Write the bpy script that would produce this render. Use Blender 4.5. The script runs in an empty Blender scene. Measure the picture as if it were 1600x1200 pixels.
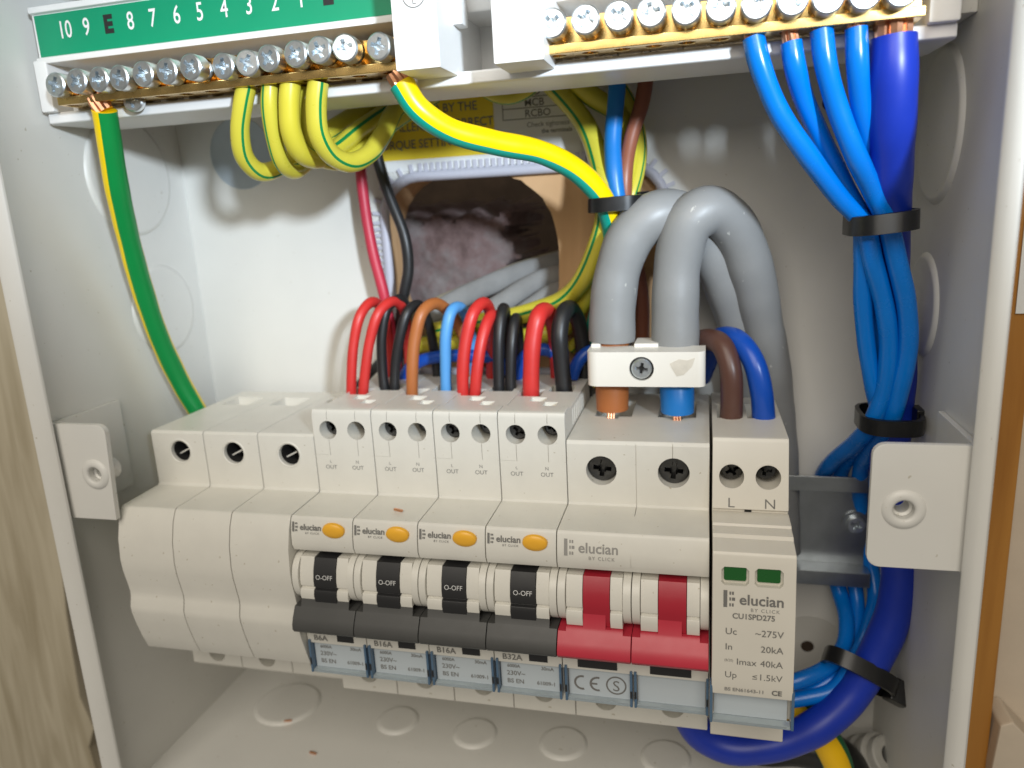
import bpy, bmesh, math, random
from mathutils import Vector, Matrix, Euler
random.seed(7)
sc = bpy.context.scene
MM = 0.001
def V(p):                                   # (x right, d out of the wall, z up) in millimetres -> metres
    return Vector((p[0]*MM, -p[1]*MM, p[2]*MM))

# ------------------------------------------------------------------ camera, light, exposure
cam_d = bpy.data.cameras.new('camera'); cam = bpy.data.objects.new('camera', cam_d)
sc.collection.objects.link(cam); sc.camera = cam
cam_d.sensor_width = 36; cam_d.lens = 36*1178.26/1600; cam_d.clip_start = 0.005; cam_d.clip_end = 20
r0, r1, r2 = [Vector(r) for r in [[0.968861, 0.241998, -0.052395], [0.006426, -0.236111, -0.971705], [-0.247522, 0.94111, -0.230314]]]
mw = Matrix((r0, -r1, -r2)).transposed().to_4x4(); mw.translation = V((160.6, 236.7, 99.9)); cam.matrix_world = mw
cam_d.dof.use_dof = True; cam_d.dof.focus_distance = 0.178; cam_d.dof.aperture_fstop = 13.0
sc.view_settings.view_transform = 'Standard'; sc.view_settings.look = 'None'
sc.view_settings.exposure = 0.0; sc.view_settings.gamma = 1.0
w = bpy.data.worlds.new('World'); sc.world = w; w.use_nodes = True
w.node_tree.nodes['Background'].inputs[0].default_value = (1.0, 0.95, 0.85, 1)
w.node_tree.nodes['Background'].inputs[1].default_value = 0.17
def lamp(name, kind, loc, target, energy, col, size=None, spot=None, blend=.6, sizey=None):
    l = bpy.data.lights.new(name, kind); o = bpy.data.objects.new(name, l); sc.collection.objects.link(o)
    o.location = V(loc); d = (V(target)-V(loc)); o.rotation_euler = d.to_track_quat('-Z', 'Y').to_euler()
    l.energy = energy; l.color = col
    if kind == 'AREA':
        l.shape = 'RECTANGLE'; l.size = size; l.size_y = sizey or size
    else: l.shadow_soft_size = size
    if spot: l.spot_size = math.radians(spot); l.spot_blend = blend
    return o
lamp('torch', 'SPOT', (385, 435, 205), (95, 20, 156), 15.5, (0.77, 0.885, 1.0), size=.02, spot=34, blend=.9)
lamp('room_lamp', 'AREA', (120, 720, 520), (110, 0, 20), 4.9, (1.0, 0.925, 0.815), size=.6)
sc.cycles.use_denoising = True
sc.cycles.max_bounces = 8

# ------------------------------------------------------------------ helpers
def new_obj(name, bm, mat, parent=None, loc=None, smooth=40):
    me = bpy.data.meshes.new(name); bm.normal_update(); bm.to_mesh(me); bm.free()
    if mat: me.materials.append(mat)
    for f in me.polygons: f.use_smooth = True
    me.set_sharp_from_angle(angle=math.radians(smooth))
    o = bpy.data.objects.new(name, me); sc.collection.objects.link(o)
    if parent: o.parent = parent
    if loc: o.location = V(loc)
    weighted(o)
    return o
def weighted(o):
    m = o.modifiers.new('weighted', 'WEIGHTED_NORMAL'); m.weight = 100; m.keep_sharp = True
def tag(o, label, cat, group=None):
    o['label'] = label; o['category'] = cat
    if group: o['group'] = group
    return o
def thing(name, label, cat, loc=(0, 0, 0), group=None):
    o = bpy.data.objects.new(name, None); sc.collection.objects.link(o); o.location = V(loc)
    o.empty_display_size = .005
    return tag(o, label, cat, group)
def link_copy(o, parent=None, loc=None):
    c = o.copy(); sc.collection.objects.link(c)
    if parent: c.parent = parent
    if loc: c.location = V(loc)
    return c
def copy_tree(o, parent=None):
    c = o.copy(); sc.collection.objects.link(c)
    if parent: c.parent = parent
    for ch in list(o.children): copy_tree(ch, c)
    return c
def bevel(bm, off, ang=30, seg=2):
    if off <= 0: return bm
    bm.normal_update()
    es = [e for e in bm.edges if len(e.link_faces) == 2 and e.calc_face_angle(0) > math.radians(ang)]
    bmesh.ops.bevel(bm, geom=es, offset=off*MM, segments=seg, affect='EDGES', clamp_overlap=True, profile=.5)
    return bm
def box(lo, hi, bm=None, bev=0):
    own = bmesh.new()
    vs = [own.verts.new(V((x, d, z))) for x in (lo[0], hi[0]) for d in (lo[1], hi[1]) for z in (lo[2], hi[2])]
    for f in ((0,1,3,2),(4,6,7,5),(0,4,5,1),(2,3,7,6),(0,2,6,4),(1,5,7,3)): own.faces.new([vs[i] for i in f])
    bmesh.ops.recalc_face_normals(own, faces=own.faces)
    bevel(own, bev)
    return join(bm, own)
def join(bm, own):
    if bm is None: return own
    me = bpy.data.meshes.new('tmp'); own.to_mesh(me); own.free(); bm.from_mesh(me); bpy.data.meshes.remove(me)
    return bm
def prism(poly, x0, x1, bm=None, bev=0, axis='x', ang=30, seg=2):
    """poly of (d,z) extruded along x, or (x,z) along d, or (x,d) along z"""
    own = bmesh.new()
    def m(a, b, t): return {'x': (t, a, b), 'd': (a, t, b), 'z': (a, b, t)}[axis]
    A = [own.verts.new(V(m(a, b, x0))) for a, b in poly]; B = [own.verts.new(V(m(a, b, x1))) for a, b in poly]
    n = len(poly)
    own.faces.new(A); own.faces.new(B[::-1])
    for i in range(n): own.faces.new((A[i], B[i], B[(i+1) % n], A[(i+1) % n]))
    bmesh.ops.recalc_face_normals(own, faces=own.faces)
    bevel(own, bev, ang, seg)
    return join(bm, own)
def plate(outer, holes, t0, t1, axis='d', bm=None, bev=0):
    """flat sheet with holes; outline in the two axes other than axis, t0..t1 its thickness"""
    own = bmesh.new()
    def m(a, b, t): return {'x': (t, a, b), 'd': (a, t, b), 'z': (a, b, t)}[axis]
    levels = []
    for t in (t0, t1):
        loops, edges = [], []
        for L in [outer]+holes:
            vs = [own.verts.new(V(m(a, b, t))) for a, b in L]; loops.append(vs)
            edges += [own.edges.new((vs[i], vs[(i+1) % len(vs)])) for i in range(len(vs))]
        bmesh.ops.triangle_fill(own, use_beauty=True, use_dissolve=False, edges=edges)
        levels.append(loops)
    for la, lb in zip(*levels):
        n = len(la)
        for i in range(n): own.faces.new((la[i], lb[i], lb[(i+1) % n], la[(i+1) % n]))
    bmesh.ops.recalc_face_normals(own, faces=own.faces)
    bevel(own, bev, 60)
    return join(bm, own)
def circ(cx, cy, r, n=24, ry=None):
    return [(cx+r*math.cos(2*math.pi*i/n), cy+(ry or r)*math.sin(2*math.pi*i/n)) for i in range(n)]
def rrect(x0, y0, x1, y1, r, n=5):
    out = []
    for cx, cy, a in ((x1-r, y1-r, 0), (x0+r, y1-r, 90), (x0+r, y0+r, 180), (x1-r, y0+r, 270)):
        for i in range(n+1):
            t = math.radians(a+90*i/n); out.append((cx+r*math.cos(t), cy+r*math.sin(t)))
    return out
def basis(n):
    n = n.normalized(); a = Vector((0, 0, 1)) if abs(n.z) < .9 else Vector((1, 0, 0))
    u = a.cross(n).normalized(); return u, n.cross(u), n
def lathe(prof, c, axis, n=24, bm=None, close=True):
    """prof of (r, h) along axis (world direction) from c (mm)"""
    own = bmesh.new(); u, v, ax = basis(Vector(axis)); c = V(c); rings = []
    for r, h in prof:
        if r < 1e-6: rings.append([own.verts.new(c+ax*h*MM)])
        else: rings.append([own.verts.new(c+ax*h*MM+(u*math.cos(2*math.pi*i/n)+v*math.sin(2*math.pi*i/n))*r*MM) for i in range(n)])
    for a, b in zip(rings, rings[1:]):
        for i in range(n):
            j = (i+1) % n
            if len(a) == 1 and len(b) == 1: break
            if len(a) == 1: own.faces.new((a[0], b[j], b[i]))
            elif len(b) == 1: own.faces.new((a[i], a[j], b[0]))
            else: own.faces.new((a[i], a[j], b[j], b[i]))
    if close:
        for r in (rings[0], rings[-1]):
            if len(r) > 1: own.faces.new(r)
    bmesh.ops.recalc_face_normals(own, faces=own.faces)
    return join(bm, own)
OUT = (0, -1, 0)
def spline(pts, step=1.2):
    P = [Vector(p) for p in pts]; out = []
    P = [P[0]*2-P[1]]+P+[P[-1]*2-P[-2]]
    for i in range(1, len(P)-2):
        a, b, c, d = P[i-1:i+3]; n = max(2, int((c-b).length/step))
        # centripetal Catmull-Rom
        t0 = 0; t1 = t0+max((b-a).length, .01)**.5; t2 = t1+max((c-b).length, .01)**.5; t3 = t2+max((d-c).length, .01)**.5
        for k in range(n):
            t = t1+(t2-t1)*k/n
            A1 = a*((t1-t)/(t1-t0))+b*((t-t0)/(t1-t0)); A2 = b*((t2-t)/(t2-t1))+c*((t-t1)/(t2-t1)); A3 = c*((t3-t)/(t3-t2))+d*((t-t2)/(t3-t2))
            B1 = A1*((t2-t)/(t2-t0))+A2*((t-t0)/(t2-t0)); B2 = A2*((t3-t)/(t3-t1))+A3*((t-t1)/(t3-t1))
            out.append(B1*((t2-t)/(t2-t1))+B2*((t-t1)/(t2-t1)))
    out.append(P[-2]); return out
def tube(pts, r, n=16, step=1.2, flat=1.0, twist=0.0, origin=None, bm=None, smoothit=True, closed=False, rad=None):
    own = bmesh.new(); uvl = own.loops.layers.uv.new('UVMap')
    C = [V(p) for p in (spline(pts, step) if smoothit else [Vector(q) for q in pts])]
    o = V(origin) if origin is not None else Vector((0, 0, 0)); N = len(C); rings = []; e1 = None; L = 0; lens = []
    for i, c in enumerate(C):
        t = (C[(i+1) % N]-C[i-1]) if closed else (C[min(i+1, N-1)]-C[max(i-1, 0)])
        t = t.normalized()
        if e1 is None:
            ref = Vector((0, -1, 0)); e1 = ref-t*ref.dot(t)
            if e1.length < .2: ref = Vector((0, 0, 1)); e1 = ref-t*ref.dot(t)
        else: e1 = e1-t*e1.dot(t)
        e1.normalize(); e2 = t.cross(e1)
        if i: L += (c-C[i-1]).length/MM
        lens.append(L); rr = r if rad is None else rad(i/(N-1))
        rr *= 1+.018*math.sin(L*.21+r*9)+.012*math.sin(L*.53+r*5)
        tw = twist*L
        rings.append([own.verts.new(c-o+(e1*math.cos(a+tw)*flat+e2*math.sin(a+tw))*rr*MM) for a in [2*math.pi*k/n for k in range(n)]])
    pairs = list(zip(range(N-1), range(1, N)))+([(N-1, 0)] if closed else [])
    for a, b in pairs:
        for k in range(n):
            j = (k+1) % n; f = own.faces.new((rings[a][k], rings[a][j], rings[b][j], rings[b][k]))
            us = (k/n, (k+1)/n, (k+1)/n, k/n); vs = (lens[a], lens[a], lens[b], lens[b])
            for l, uu, vv in zip(f.loops, us, vs): l[uvl].uv = (uu, vv/100)
    if not closed: own.faces.new(rings[0][::-1]); own.faces.new(rings[-1])
    bmesh.ops.recalc_face_normals(own, faces=own.faces)
    return join(bm, own)
def boolean(o, cutter_bm):
    cm = bpy.data.meshes.new('cut'); cutter_bm.to_mesh(cm); cutter_bm.free()
    co = bpy.data.objects.new('cut', cm); sc.collection.objects.link(co); co.matrix_world = o.matrix_world
    if o.parent: co.location = o.parent.location
    o.modifiers.clear(); m = o.modifiers.new('b', 'BOOLEAN'); m.operation = 'DIFFERENCE'; m.object = co; m.solver = 'EXACT'; m.use_self = True
    dg = bpy.context.evaluated_depsgraph_get(); dg.update()
    me = bpy.data.meshes.new_from_object(o.evaluated_get(dg)); o.modifiers.clear()
    old = o.data; o.data = me; me.name = old.name; bpy.data.meshes.remove(old)
    bpy.data.objects.remove(co); bpy.data.meshes.remove(cm)
    for f in me.polygons: f.use_smooth = True
    me.set_sharp_from_angle(angle=math.radians(33)); weighted(o)
def text(s, parent, at, size, mat, up=(0, 1), align='LEFT', sx=1.0, bold=0.0, name='lettering', off=.06, origin=None, spacing=1.0, label=None):
    """flat print; at = anchor on the baseline (x,d,z mm); up = direction of the letters' height in (d,z)"""
    cu = bpy.data.curves.new('txt', 'FONT'); cu.body = s; cu.size = size*MM*1.37; cu.align_x = align; cu.offset = bold*MM
    cu.resolution_u = 3; cu.space_character = spacing
    tmp = bpy.data.objects.new('txt', cu); sc.collection.objects.link(tmp)
    dg = bpy.context.evaluated_depsgraph_get(); dg.update()
    me = bpy.data.meshes.new_from_object(tmp.evaluated_get(dg)); bpy.data.objects.remove(tmp); bpy.data.curves.remove(cu)
    u = Vector((up[0], up[1])).normalized(); nrm = Vector((u.y, -u.x))     # (d,z)
    a = V(at)+V((0, nrm.x*off, nrm.y*off))
    for v in me.vertices:
        x, y = v.co.x*sx, v.co.y
        v.co = a+Vector((x, -u.x*y, u.y*y))
    me.materials.clear(); me.materials.append(mat); me.name = name
    o = bpy.data.objects.new(name, me); sc.collection.objects.link(o); o.parent = parent
    if label: o['label'] = label
    return o

# ------------------------------------------------------------------ materials
def mat(name, col, rough=.45, metal=0.0, bump=None, bscale=900, bdist=.00005, vary=0.0, vscale=60, specks=None, trans=0.0, coat=0.0, sss=0.0, spec=.5, scratch=0.0, scr_col=(.8,.8,.8)):
    m = bpy.data.materials.new(name); m.use_nodes = True; nt = m.node_tree; b = nt.nodes['Principled BSDF']
    b.inputs['Base Color'].default_value = (*col, 1); b.inputs['Roughness'].default_value = rough; b.inputs['Metallic'].default_value = metal
    b.inputs['Transmission Weight'].default_value = trans; b.inputs['Coat Weight'].default_value = coat; b.inputs['Specular IOR Level'].default_value = spec
    if sss: b.inputs['Subsurface Weight'].default_value = sss; b.inputs['Subsurface Radius'].default_value = (.002, .0015, .001); b.inputs['Subsurface Scale'].default_value = 1
    tc = nt.nodes.new('ShaderNodeTexCoord'); cur = None
    def noise(scale, detail=4, rough=.6):
        n = nt.nodes.new('ShaderNodeTexNoise'); n.inputs['Scale'].default_value = scale; n.inputs['Detail'].default_value = detail; n.inputs['Roughness'].default_value = rough
        nt.links.new(tc.outputs['Object'], n.inputs['Vector']); return n
    def mix(fac, a, c):
        mx = nt.nodes.new('ShaderNodeMix'); mx.data_type = 'RGBA'
        nt.links.new(fac, mx.inputs['Factor'])
        if isinstance(a, tuple): mx.inputs['A'].default_value = (*a, 1)
        else: nt.links.new(a, mx.inputs['A'])
        mx.inputs['B'].default_value = (*c, 1); return mx.outputs['Result']
    def ramp(sock, lo, hi):
        r = nt.nodes.new('ShaderNodeMapRange'); r.inputs['From Min'].default_value = lo; r.inputs['From Max'].default_value = hi; r.clamp = True
        nt.links.new(sock, r.inputs['Value']); return r.outputs['Result']
    if vary:
        cur = mix(ramp(noise(vscale).outputs['Fac'], .35, .7), col, tuple(c*(1-vary) for c in col))
    if specks is not None:
        f = ramp(noise(700, 2, .5).outputs['Fac'], .715-specks, .74-specks)
        cur = mix(f, cur if cur else col, tuple(c*.70 for c in (col[0], col[1]*.95, col[2]*.85)))
    if scratch:
        n = noise(1, 3, .6); mp = nt.nodes.new('ShaderNodeMapping'); mp.inputs['Scale'].default_value = (480, 480, 260)
        nt.links.new(tc.outputs['Object'], mp.inputs['Vector']); nt.links.new(mp.outputs['Vector'], n.inputs['Vector'])
        cur = mix(ramp(n.outputs['Fac'], .70-scratch, .74-scratch), cur if cur else col, scr_col)
    if cur: nt.links.new(cur, b.inputs['Base Color'])
    n = noise(180, 3); r = nt.nodes.new('ShaderNodeMapRange'); r.inputs['To Min'].default_value = max(.02, rough-.07); r.inputs['To Max'].default_value = min(1, rough+.1)
    nt.links.new(n.outputs['Fac'], r.inputs['Value']); nt.links.new(r.outputs['Result'], b.inputs['Roughness'])
    if bump:
        bp_ = nt.nodes.new('ShaderNodeBump'); bp_.inputs['Strength'].default_value = bump; bp_.inputs['Distance'].default_value = bdist
        nt.links.new(noise(bscale).outputs['Fac'], bp_.inputs['Height']); nt.links.new(bp_.outputs['Normal'], b.inputs['Normal'])
    return m
def striped(name, base, stripe, bands, rough=.35):
    """cable insulation with coloured bands round its girth: bands of (centre, half width) in turns"""
    m = mat(name, base, rough); nt = m.node_tree; b = nt.nodes['Principled BSDF']
    uv = nt.nodes.new('ShaderNodeUVMap'); sp = nt.nodes.new('ShaderNodeSeparateXYZ'); nt.links.new(uv.outputs['UV'], sp.inputs[0]); tot = None
    for c, hw in bands:
        a = nt.nodes.new('ShaderNodeMath'); a.operation = 'SUBTRACT'; a.inputs[1].default_value = c; nt.links.new(sp.outputs['X'], a.inputs[0])
        wv = nt.nodes.new('ShaderNodeMath'); wv.operation = 'WRAP'; wv.inputs[1].default_value = .5; wv.inputs[2].default_value = -.5; nt.links.new(a.outputs[0], wv.inputs[0])
        ab = nt.nodes.new('ShaderNodeMath'); ab.operation = 'ABSOLUTE'; nt.links.new(wv.outputs[0], ab.inputs[0])
        ls = nt.nodes.new('ShaderNodeMath'); ls.operation = 'LESS_THAN'; ls.inputs[1].default_value = hw; nt.links.new(ab.outputs[0], ls.inputs[0])
        if tot is None: tot = ls.outputs[0]
        else:
            mx = nt.nodes.new('ShaderNodeMath'); mx.operation = 'MAXIMUM'; nt.links.new(tot, mx.inputs[0]); nt.links.new(ls.outputs[0], mx.inputs[1]); tot = mx.outputs[0]
    mx = nt.nodes.new('ShaderNodeMix'); mx.data_type = 'RGBA'; nt.links.new(tot, mx.inputs['Factor']); mx.inputs['A'].default_value = (*base, 1); mx.inputs['B'].default_value = (*stripe, 1)
    nt.links.new(mx.outputs['Result'], b.inputs['Base Color']); return m
def wood(name, c1, c2, axis_scale, rough=.7, bump=.5, bdist=.0006):
    m = mat(name, c1, rough); nt = m.node_tree; b = nt.nodes['Principled BSDF']; tc = nt.nodes.new('ShaderNodeTexCoord')
    mp = nt.nodes.new('ShaderNodeMapping'); mp.inputs['Scale'].default_value = axis_scale; nt.links.new(tc.outputs['Object'], mp.inputs['Vector'])
    n = nt.nodes.new('ShaderNodeTexNoise'); n.inputs['Scale'].default_value = 1; n.inputs['Detail'].default_value = 6; n.inputs['Distortion'].default_value = .8; nt.links.new(mp.outputs['Vector'], n.inputs['Vector'])
    r = nt.nodes.new('ShaderNodeValToRGB'); r.color_ramp.elements[0].position = .3; r.color_ramp.elements[0].color = (*c2, 1); r.color_ramp.elements[1].position = .62; r.color_ramp.elements[1].color = (*c1, 1)
    nt.links.new(n.outputs['Fac'], r.inputs['Fac']); nt.links.new(r.outputs['Color'], b.inputs['Base Color'])
    bp_ = nt.nodes.new('ShaderNodeBump'); bp_.inputs['Strength'].default_value = bump; bp_.inputs['Distance'].default_value = bdist
    nt.links.new(n.outputs['Fac'], bp_.inputs['Height']); nt.links.new(bp_.outputs['Normal'], b.inputs['Normal']); return m
M_coat = mat('white_powder_coat', (.70, .69, .65), .40, bump=.45, bscale=2200, bdist=.00002, vary=.06, vscale=25, specks=-.015)
M_abs = mat('warm_white_plastic', (.73, .71, .645), .38, bump=.3, bscale=1800, bdist=.00002, vary=.07, vscale=70, specks=-.005)
M_abs2 = mat('ivory_plastic', (.715, .68, .60), .40, bump=.2, bscale=1800, bdist=.00002, vary=.05, vscale=45)
M_white = mat('white_plastic', (.80, .80, .79), .35, vary=.03)
M_cream = mat('cream_plastic', (.80, .77, .70), .35, vary=.04)
M_dark = mat('charcoal_plastic', (.066, .066, .063), .46, bump=.3, bscale=3000, bdist=.00002, vary=.15, vscale=80)
M_black = mat('black_plastic', (.022, .022, .023), .42)
M_tie = mat('black_nylon', (.008, .008, .008), .3)
M_redp = mat('red_plastic', (.53, .035, .06), .36, vary=.08)
M_redd = mat('dark_red_plastic', (.40, .018, .035), .35)
M_amber = mat('amber_plastic', (.93, .48, .04), .33)
M_greenw = mat('green_indicator', (.012, .11, .02), .25, coat=.3)
M_ink = mat('grey_ink', (.17, .165, .155), .6)
M_inklight = mat('pale_grey_ink', (.30, .29, .27), .6)
M_inkblack = mat('black_ink', (.015, .015, .015), .5)
M_inkwhite = mat('white_ink', (.75, .75, .74), .5)
M_zinc = mat('bright_zinc', (.86, .92, .96), .31, 1.0, bump=.15, bscale=1500, bdist=.00005, vary=.2, vscale=500)
M_steel = mat('dark_steel', (.11, .11, .11), .3, 1.0, bump=.4, bscale=900, bdist=.0001, vary=.35, vscale=300)
M_galv = mat('galvanised_steel', (.48, .51, .53), .32, 1.0, vary=.2, vscale=120)
M_brass = mat('brass', (.78, .53, .20), .25, 1.0, vary=.3, vscale=200)
M_copper = mat('bright_copper', (.93, .47, .27), .36, 1.0, vary=.3, vscale=500)
M_label = mat('label_card', (.50, .555, .59), .5)
M_clear = mat('pale_blue_clear_plastic', (.66, .75, .80), .12, trans=.6, spec=.6)
M_cleard = mat('deep_blue_clear_plastic', (.13, .23, .36), .12, trans=.35, spec=.6)
M_greenl = mat('green_label', (.0, .27, .13), .4, vary=.05)
M_yl = mat('yellow_label', (.80, .60, .03), .5, vary=.08)
M_paper = mat('white_label_paper', (.72, .72, .70), .5)
M_hole = mat('dark_recess', (.012, .011, .01), .8)
M_bluegrey = mat('blue_grey_dimple', (.46, .52, .56), .4, vary=.1, vscale=60)
M_trim = mat('lavender_edge_strip', (.50, .50, .57), .45)
GY_Y = (.86, .62, .0); GY_G = (.0, .20, .055)
M_gy_left = striped('green_cable_yellow_edge', (.0, .24, .05), GY_Y, [(.075, .11), (.575, .06)])
M_gy_mid = striped('yellow_cable_teal_edge', (.92, .66, .0), (.0, .33, .25), [(.19, .165)], .3)
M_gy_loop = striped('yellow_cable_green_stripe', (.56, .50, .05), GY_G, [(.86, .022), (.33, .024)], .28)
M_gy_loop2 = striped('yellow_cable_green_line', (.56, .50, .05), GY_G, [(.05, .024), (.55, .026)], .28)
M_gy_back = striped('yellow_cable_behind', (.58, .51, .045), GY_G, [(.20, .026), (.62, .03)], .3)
M_gy_floor = striped('thick_yellow_green_cable', (.0, .12, .04), (.85, .50, .0), [(.0, .16), (.5, .15)], .4)
M_blue = mat('bright_blue_insulation', (.0, .178, .66), .24, vary=.06)
M_navy = mat('deep_blue_insulation', (.008, .035, .40), .36, vary=.1, vscale=120)
M_blue2 = mat('mid_blue_insulation', (.005, .07, .42), .3)
M_sky = mat('sky_blue_insulation', (.09, .32, .68), .42)
M_clampblue = mat('clear_blue_insulation', (.01, .18, .55), .35)
M_red = mat('red_insulation', (.60, .032, .028), .40, vary=.1, vscale=200)
M_oldred = mat('crimson_insulation', (.50, .03, .06), .45)
M_blk = mat('black_insulation', (.016, .016, .017), .40, bump=.2, bscale=600, bdist=.0001)
M_brown = mat('orange_brown_insulation', (.40, .13, .035), .42)
M_umber = mat('dark_brown_insulation', (.095, .042, .03), .36)
M_rust = mat('reddish_brown_insulation', (.27, .09, .05), .4)
M_tail = mat('grey_cable_sheath', (.26, .265, .265), .42, bump=.3, bscale=160, bdist=.0003, vary=.12, vscale=40, scratch=.012, scr_col=(.46, .46, .44))
M_old = mat('dusty_old_grey_sheath', (.22, .22, .215), .85, bump=.5, bscale=200, bdist=.0006, vary=.35, vscale=60)
M_oldcream = mat('dusty_old_cream_sheath', (.32, .285, .20), .8, bump=.5, bscale=200, bdist=.0006, vary=.35, vscale=60)
M_wood_l = wood('rough_pale_wood', (.52, .46, .34), (.36, .305, .205), (190, 190, 15))
M_wood_r = wood('varnished_orange_wood', (.42, .19, .035), (.30, .12, .018), (160, 160, 9), .35, .15, .0003)
M_wood_b = wood('sawn_tan_wood', (.60, .37, .19), (.46, .27, .13), (70, 70, 14), .75, .6, .0008)
M_wallr = mat('beige_paint', (.58, .49, .38), .6, vary=.08, bump=.3, bscale=300, bdist=.0002)
M_stone = mat('pinkish_masonry', (.36, .34, .345), .95, vary=.4, vscale=90)
def stone_nodes(m):
    nt = m.node_tree; b = nt.nodes['Principled BSDF']; tc = nt.nodes.new('ShaderNodeTexCoord')
    def nz(sc_, det): 
        n = nt.nodes.new('ShaderNodeTexNoise'); n.inputs['Scale'].default_value = sc_; n.inputs['Detail'].default_value = det; n.inputs['Roughness'].default_value = .7; nt.links.new(tc.outputs['Object'], n.inputs['Vector']); return n
    r = nt.nodes.new('ShaderNodeValToRGB'); e = r.color_ramp.elements
    e[0].position = .38; e[0].color = (.10, .062, .057, 1); e[1].position = .66; e[1].color = (.21, .185, .18, 1)
    x = e.new(.5); x.color = (.17, .115, .11, 1)
    nt.links.new(nz(55, 9).outputs['Fac'], r.inputs['Fac']); nt.links.new(r.outputs['Color'], b.inputs['Base Color'])
    v = nt.nodes.new('ShaderNodeTexVoronoi'); v.inputs['Scale'].default_value = 260; nt.links.new(tc.outputs['Object'], v.inputs['Vector'])
    a = nt.nodes.new('ShaderNodeMath'); a.operation = 'MULTIPLY_ADD'; nt.links.new(v.outputs['Distance'], a.inputs[0]); a.inputs[1].default_value = .5; nt.links.new(nz(240, 8).outputs['Fac'], a.inputs[2])
    bp_ = nt.nodes.new('ShaderNodeBump'); bp_.inputs['Strength'].default_value = 1; bp_.inputs['Distance'].default_value = .0007
    nt.links.new(a.outputs[0], bp_.inputs['Height']); nt.links.new(bp_.outputs['Normal'], b.inputs['Normal'])
stone_nodes(M_stone)
M_gland = mat('dusty_white_plastic', (.46, .45, .41), .6, vary=.2, vscale=80)
M_gap = mat('dark_brown_gap', (.09, .06, .04), .9, bump=.6, bscale=200, bdist=.001, vary=.5, vscale=60)

# ------------------------------------------------------------------ wall, boards behind the box
XL, XR, ZB, ZT, RIM = -16.0, 215.0, -74.5, 168.0, 77.5
bm = prism([(-150, -260), (400, -260), (400, 330), (-150, 330)], -152, -150, axis='d')
o = new_obj('wall', bm, M_gap); o['kind'] = 'structure'  # dark colour stands in for the unlit depth of the cavity
# rough masonry seen through the opening
bm = bmesh.new(); gx, gz = 80, 70; g = []
for i in range(gx+1):
    row = []
    for j in range(gz+1):
        x = 30+i*110/gx; z = 30+j*105/gz
        lim = 93+2.5*math.sin(z*.4)+1.5*math.sin(z*1.1); d = -27-max(0, x-lim)*14-max(0, x-80)*.35-max(0, z-97-1.5*math.sin(x*.5))*10+1.0*math.sin(x*.25+z*.15)*math.sin(z*.21)+.35*math.sin(x*.9+1)*math.sin(z*.8-x*.3)+random.uniform(-.25, .25)
        row.append(bm.verts.new(V((x, max(d, -146), z))))
    g.append(row)
for i in range(gx):
    for j in range(gz):
        q = (g[i][j], g[i+1][j], g[i+1][j+1], g[i][j+1])
        if max(v.co.y for v in q) < .085: bm.faces.new(q)
bmesh.ops.delete(bm, geom=[v for v in bm.verts if not v.link_faces], context='VERTS')
bmesh.ops.recalc_face_normals(bm, faces=bm.faces)
o = new_obj('stone_wall', bm, M_stone, smooth=60)
tag(o, 'rough pinkish stone seen in the dark hole behind the box', 'stone wall')
# backing board with its ragged round hole
hole = []; hr = (115.3,-1.6,88.5)[0]
for i in range(72):
    a = 2*math.pi*i/72; rr = 1+random.uniform(-.010, .010)+.02*math.sin(3*a+1); ca, sa = math.cos(a), math.sin(a)
    hole.append((hr-30+30*rr*math.copysign(abs(ca)**.8, ca), 82+30*rr*math.copysign(abs(sa)**.8, sa)))
bm = plate([(-14, -70), (213, -70), (213, 164), (-14, 164)], [hole], -19, -1.6)
o = new_obj('backing_board', bm, M_wood_b)
tag(o, 'tan sawn board with a ragged round hole behind the cable opening', 'board')
# boards beside the box
bl = thing('pale_board', 'rough pale wooden board with knots along the left side of the box', 'board')
edge = [(-23, 260), (-22.4, 60)]+[(q[0], q[2]) for q in [(-73.7,26.0,25.6),(-71.5,26.0,8.4),(-71.8,26.0,-7.3),(-74.1,26.0,-14.6),(-75.1,26.0,-27.8),(-77.0,26.0,-44.2),(-78.1,26.0,-60.9),(-79.0,26.0,-81.0),(-75.3,26.0,-95.2),(-79.9,26.0,-104.7),(-78.8,26.0,-116.7)]]+[(-34, -140), (-33, -220)]
bm = prism([(-150, -220), (-150, 260)]+edge, 0, 26, axis='d', bev=.8); new_obj('board', bm, M_wood_l, bl)
bm = bmesh.new()
for x, z, r in ((-31.5, 46, 1.6), (-34, 38, 1.3), (-37, -31, 1.2), (-33, -48, 1.0)): lathe([(r, 0), (r*.9, .5), (r*.4, .8), (0, .5)], (x, 25.9, z), OUT, 12, bm)
o = new_obj('knot', bm, M_wood_l, bl); o['kind'] = 'stuff'
bm = prism([(-60, -220), (-17.3, -220), (-17.3, 260), (-60, 260)], -1, 12, axis='d')
o = new_obj('dark_batten', bm, M_gap); tag(o, 'dark brown strip of wall in the gap beside the pale board', 'batten')
bm = prism([(216.4, -220), (238.5, -220), (238.5, 330), (216.4, 330)], 0, 30, axis='d', bev=1.2)
o = new_obj('varnished_board', bm, M_wood_r); tag(o, 'varnished orange brown wooden board to the right of the box', 'board')
bm = prism([(238.7, -220), (330, -220), (330, 330), (238.7, 330)], 0, 22, axis='d', bev=.5)
o = new_obj('beige_panel', bm, M_wallr); tag(o, 'plain beige panel beyond the orange wooden board', 'panel')
a, b = (233.7,31.0,67.9), (230.8,31.0,118.0)
bm = box((a[0], 30.2, a[2]), (a[0]+60, 30.6, 200)); o = new_obj('paper_sheet', bm, M_paper)
tag(o, 'blank white sheet of paper over the edge of the orange board', 'paper')
a = (239.0,33.0,-44.2)
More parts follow.
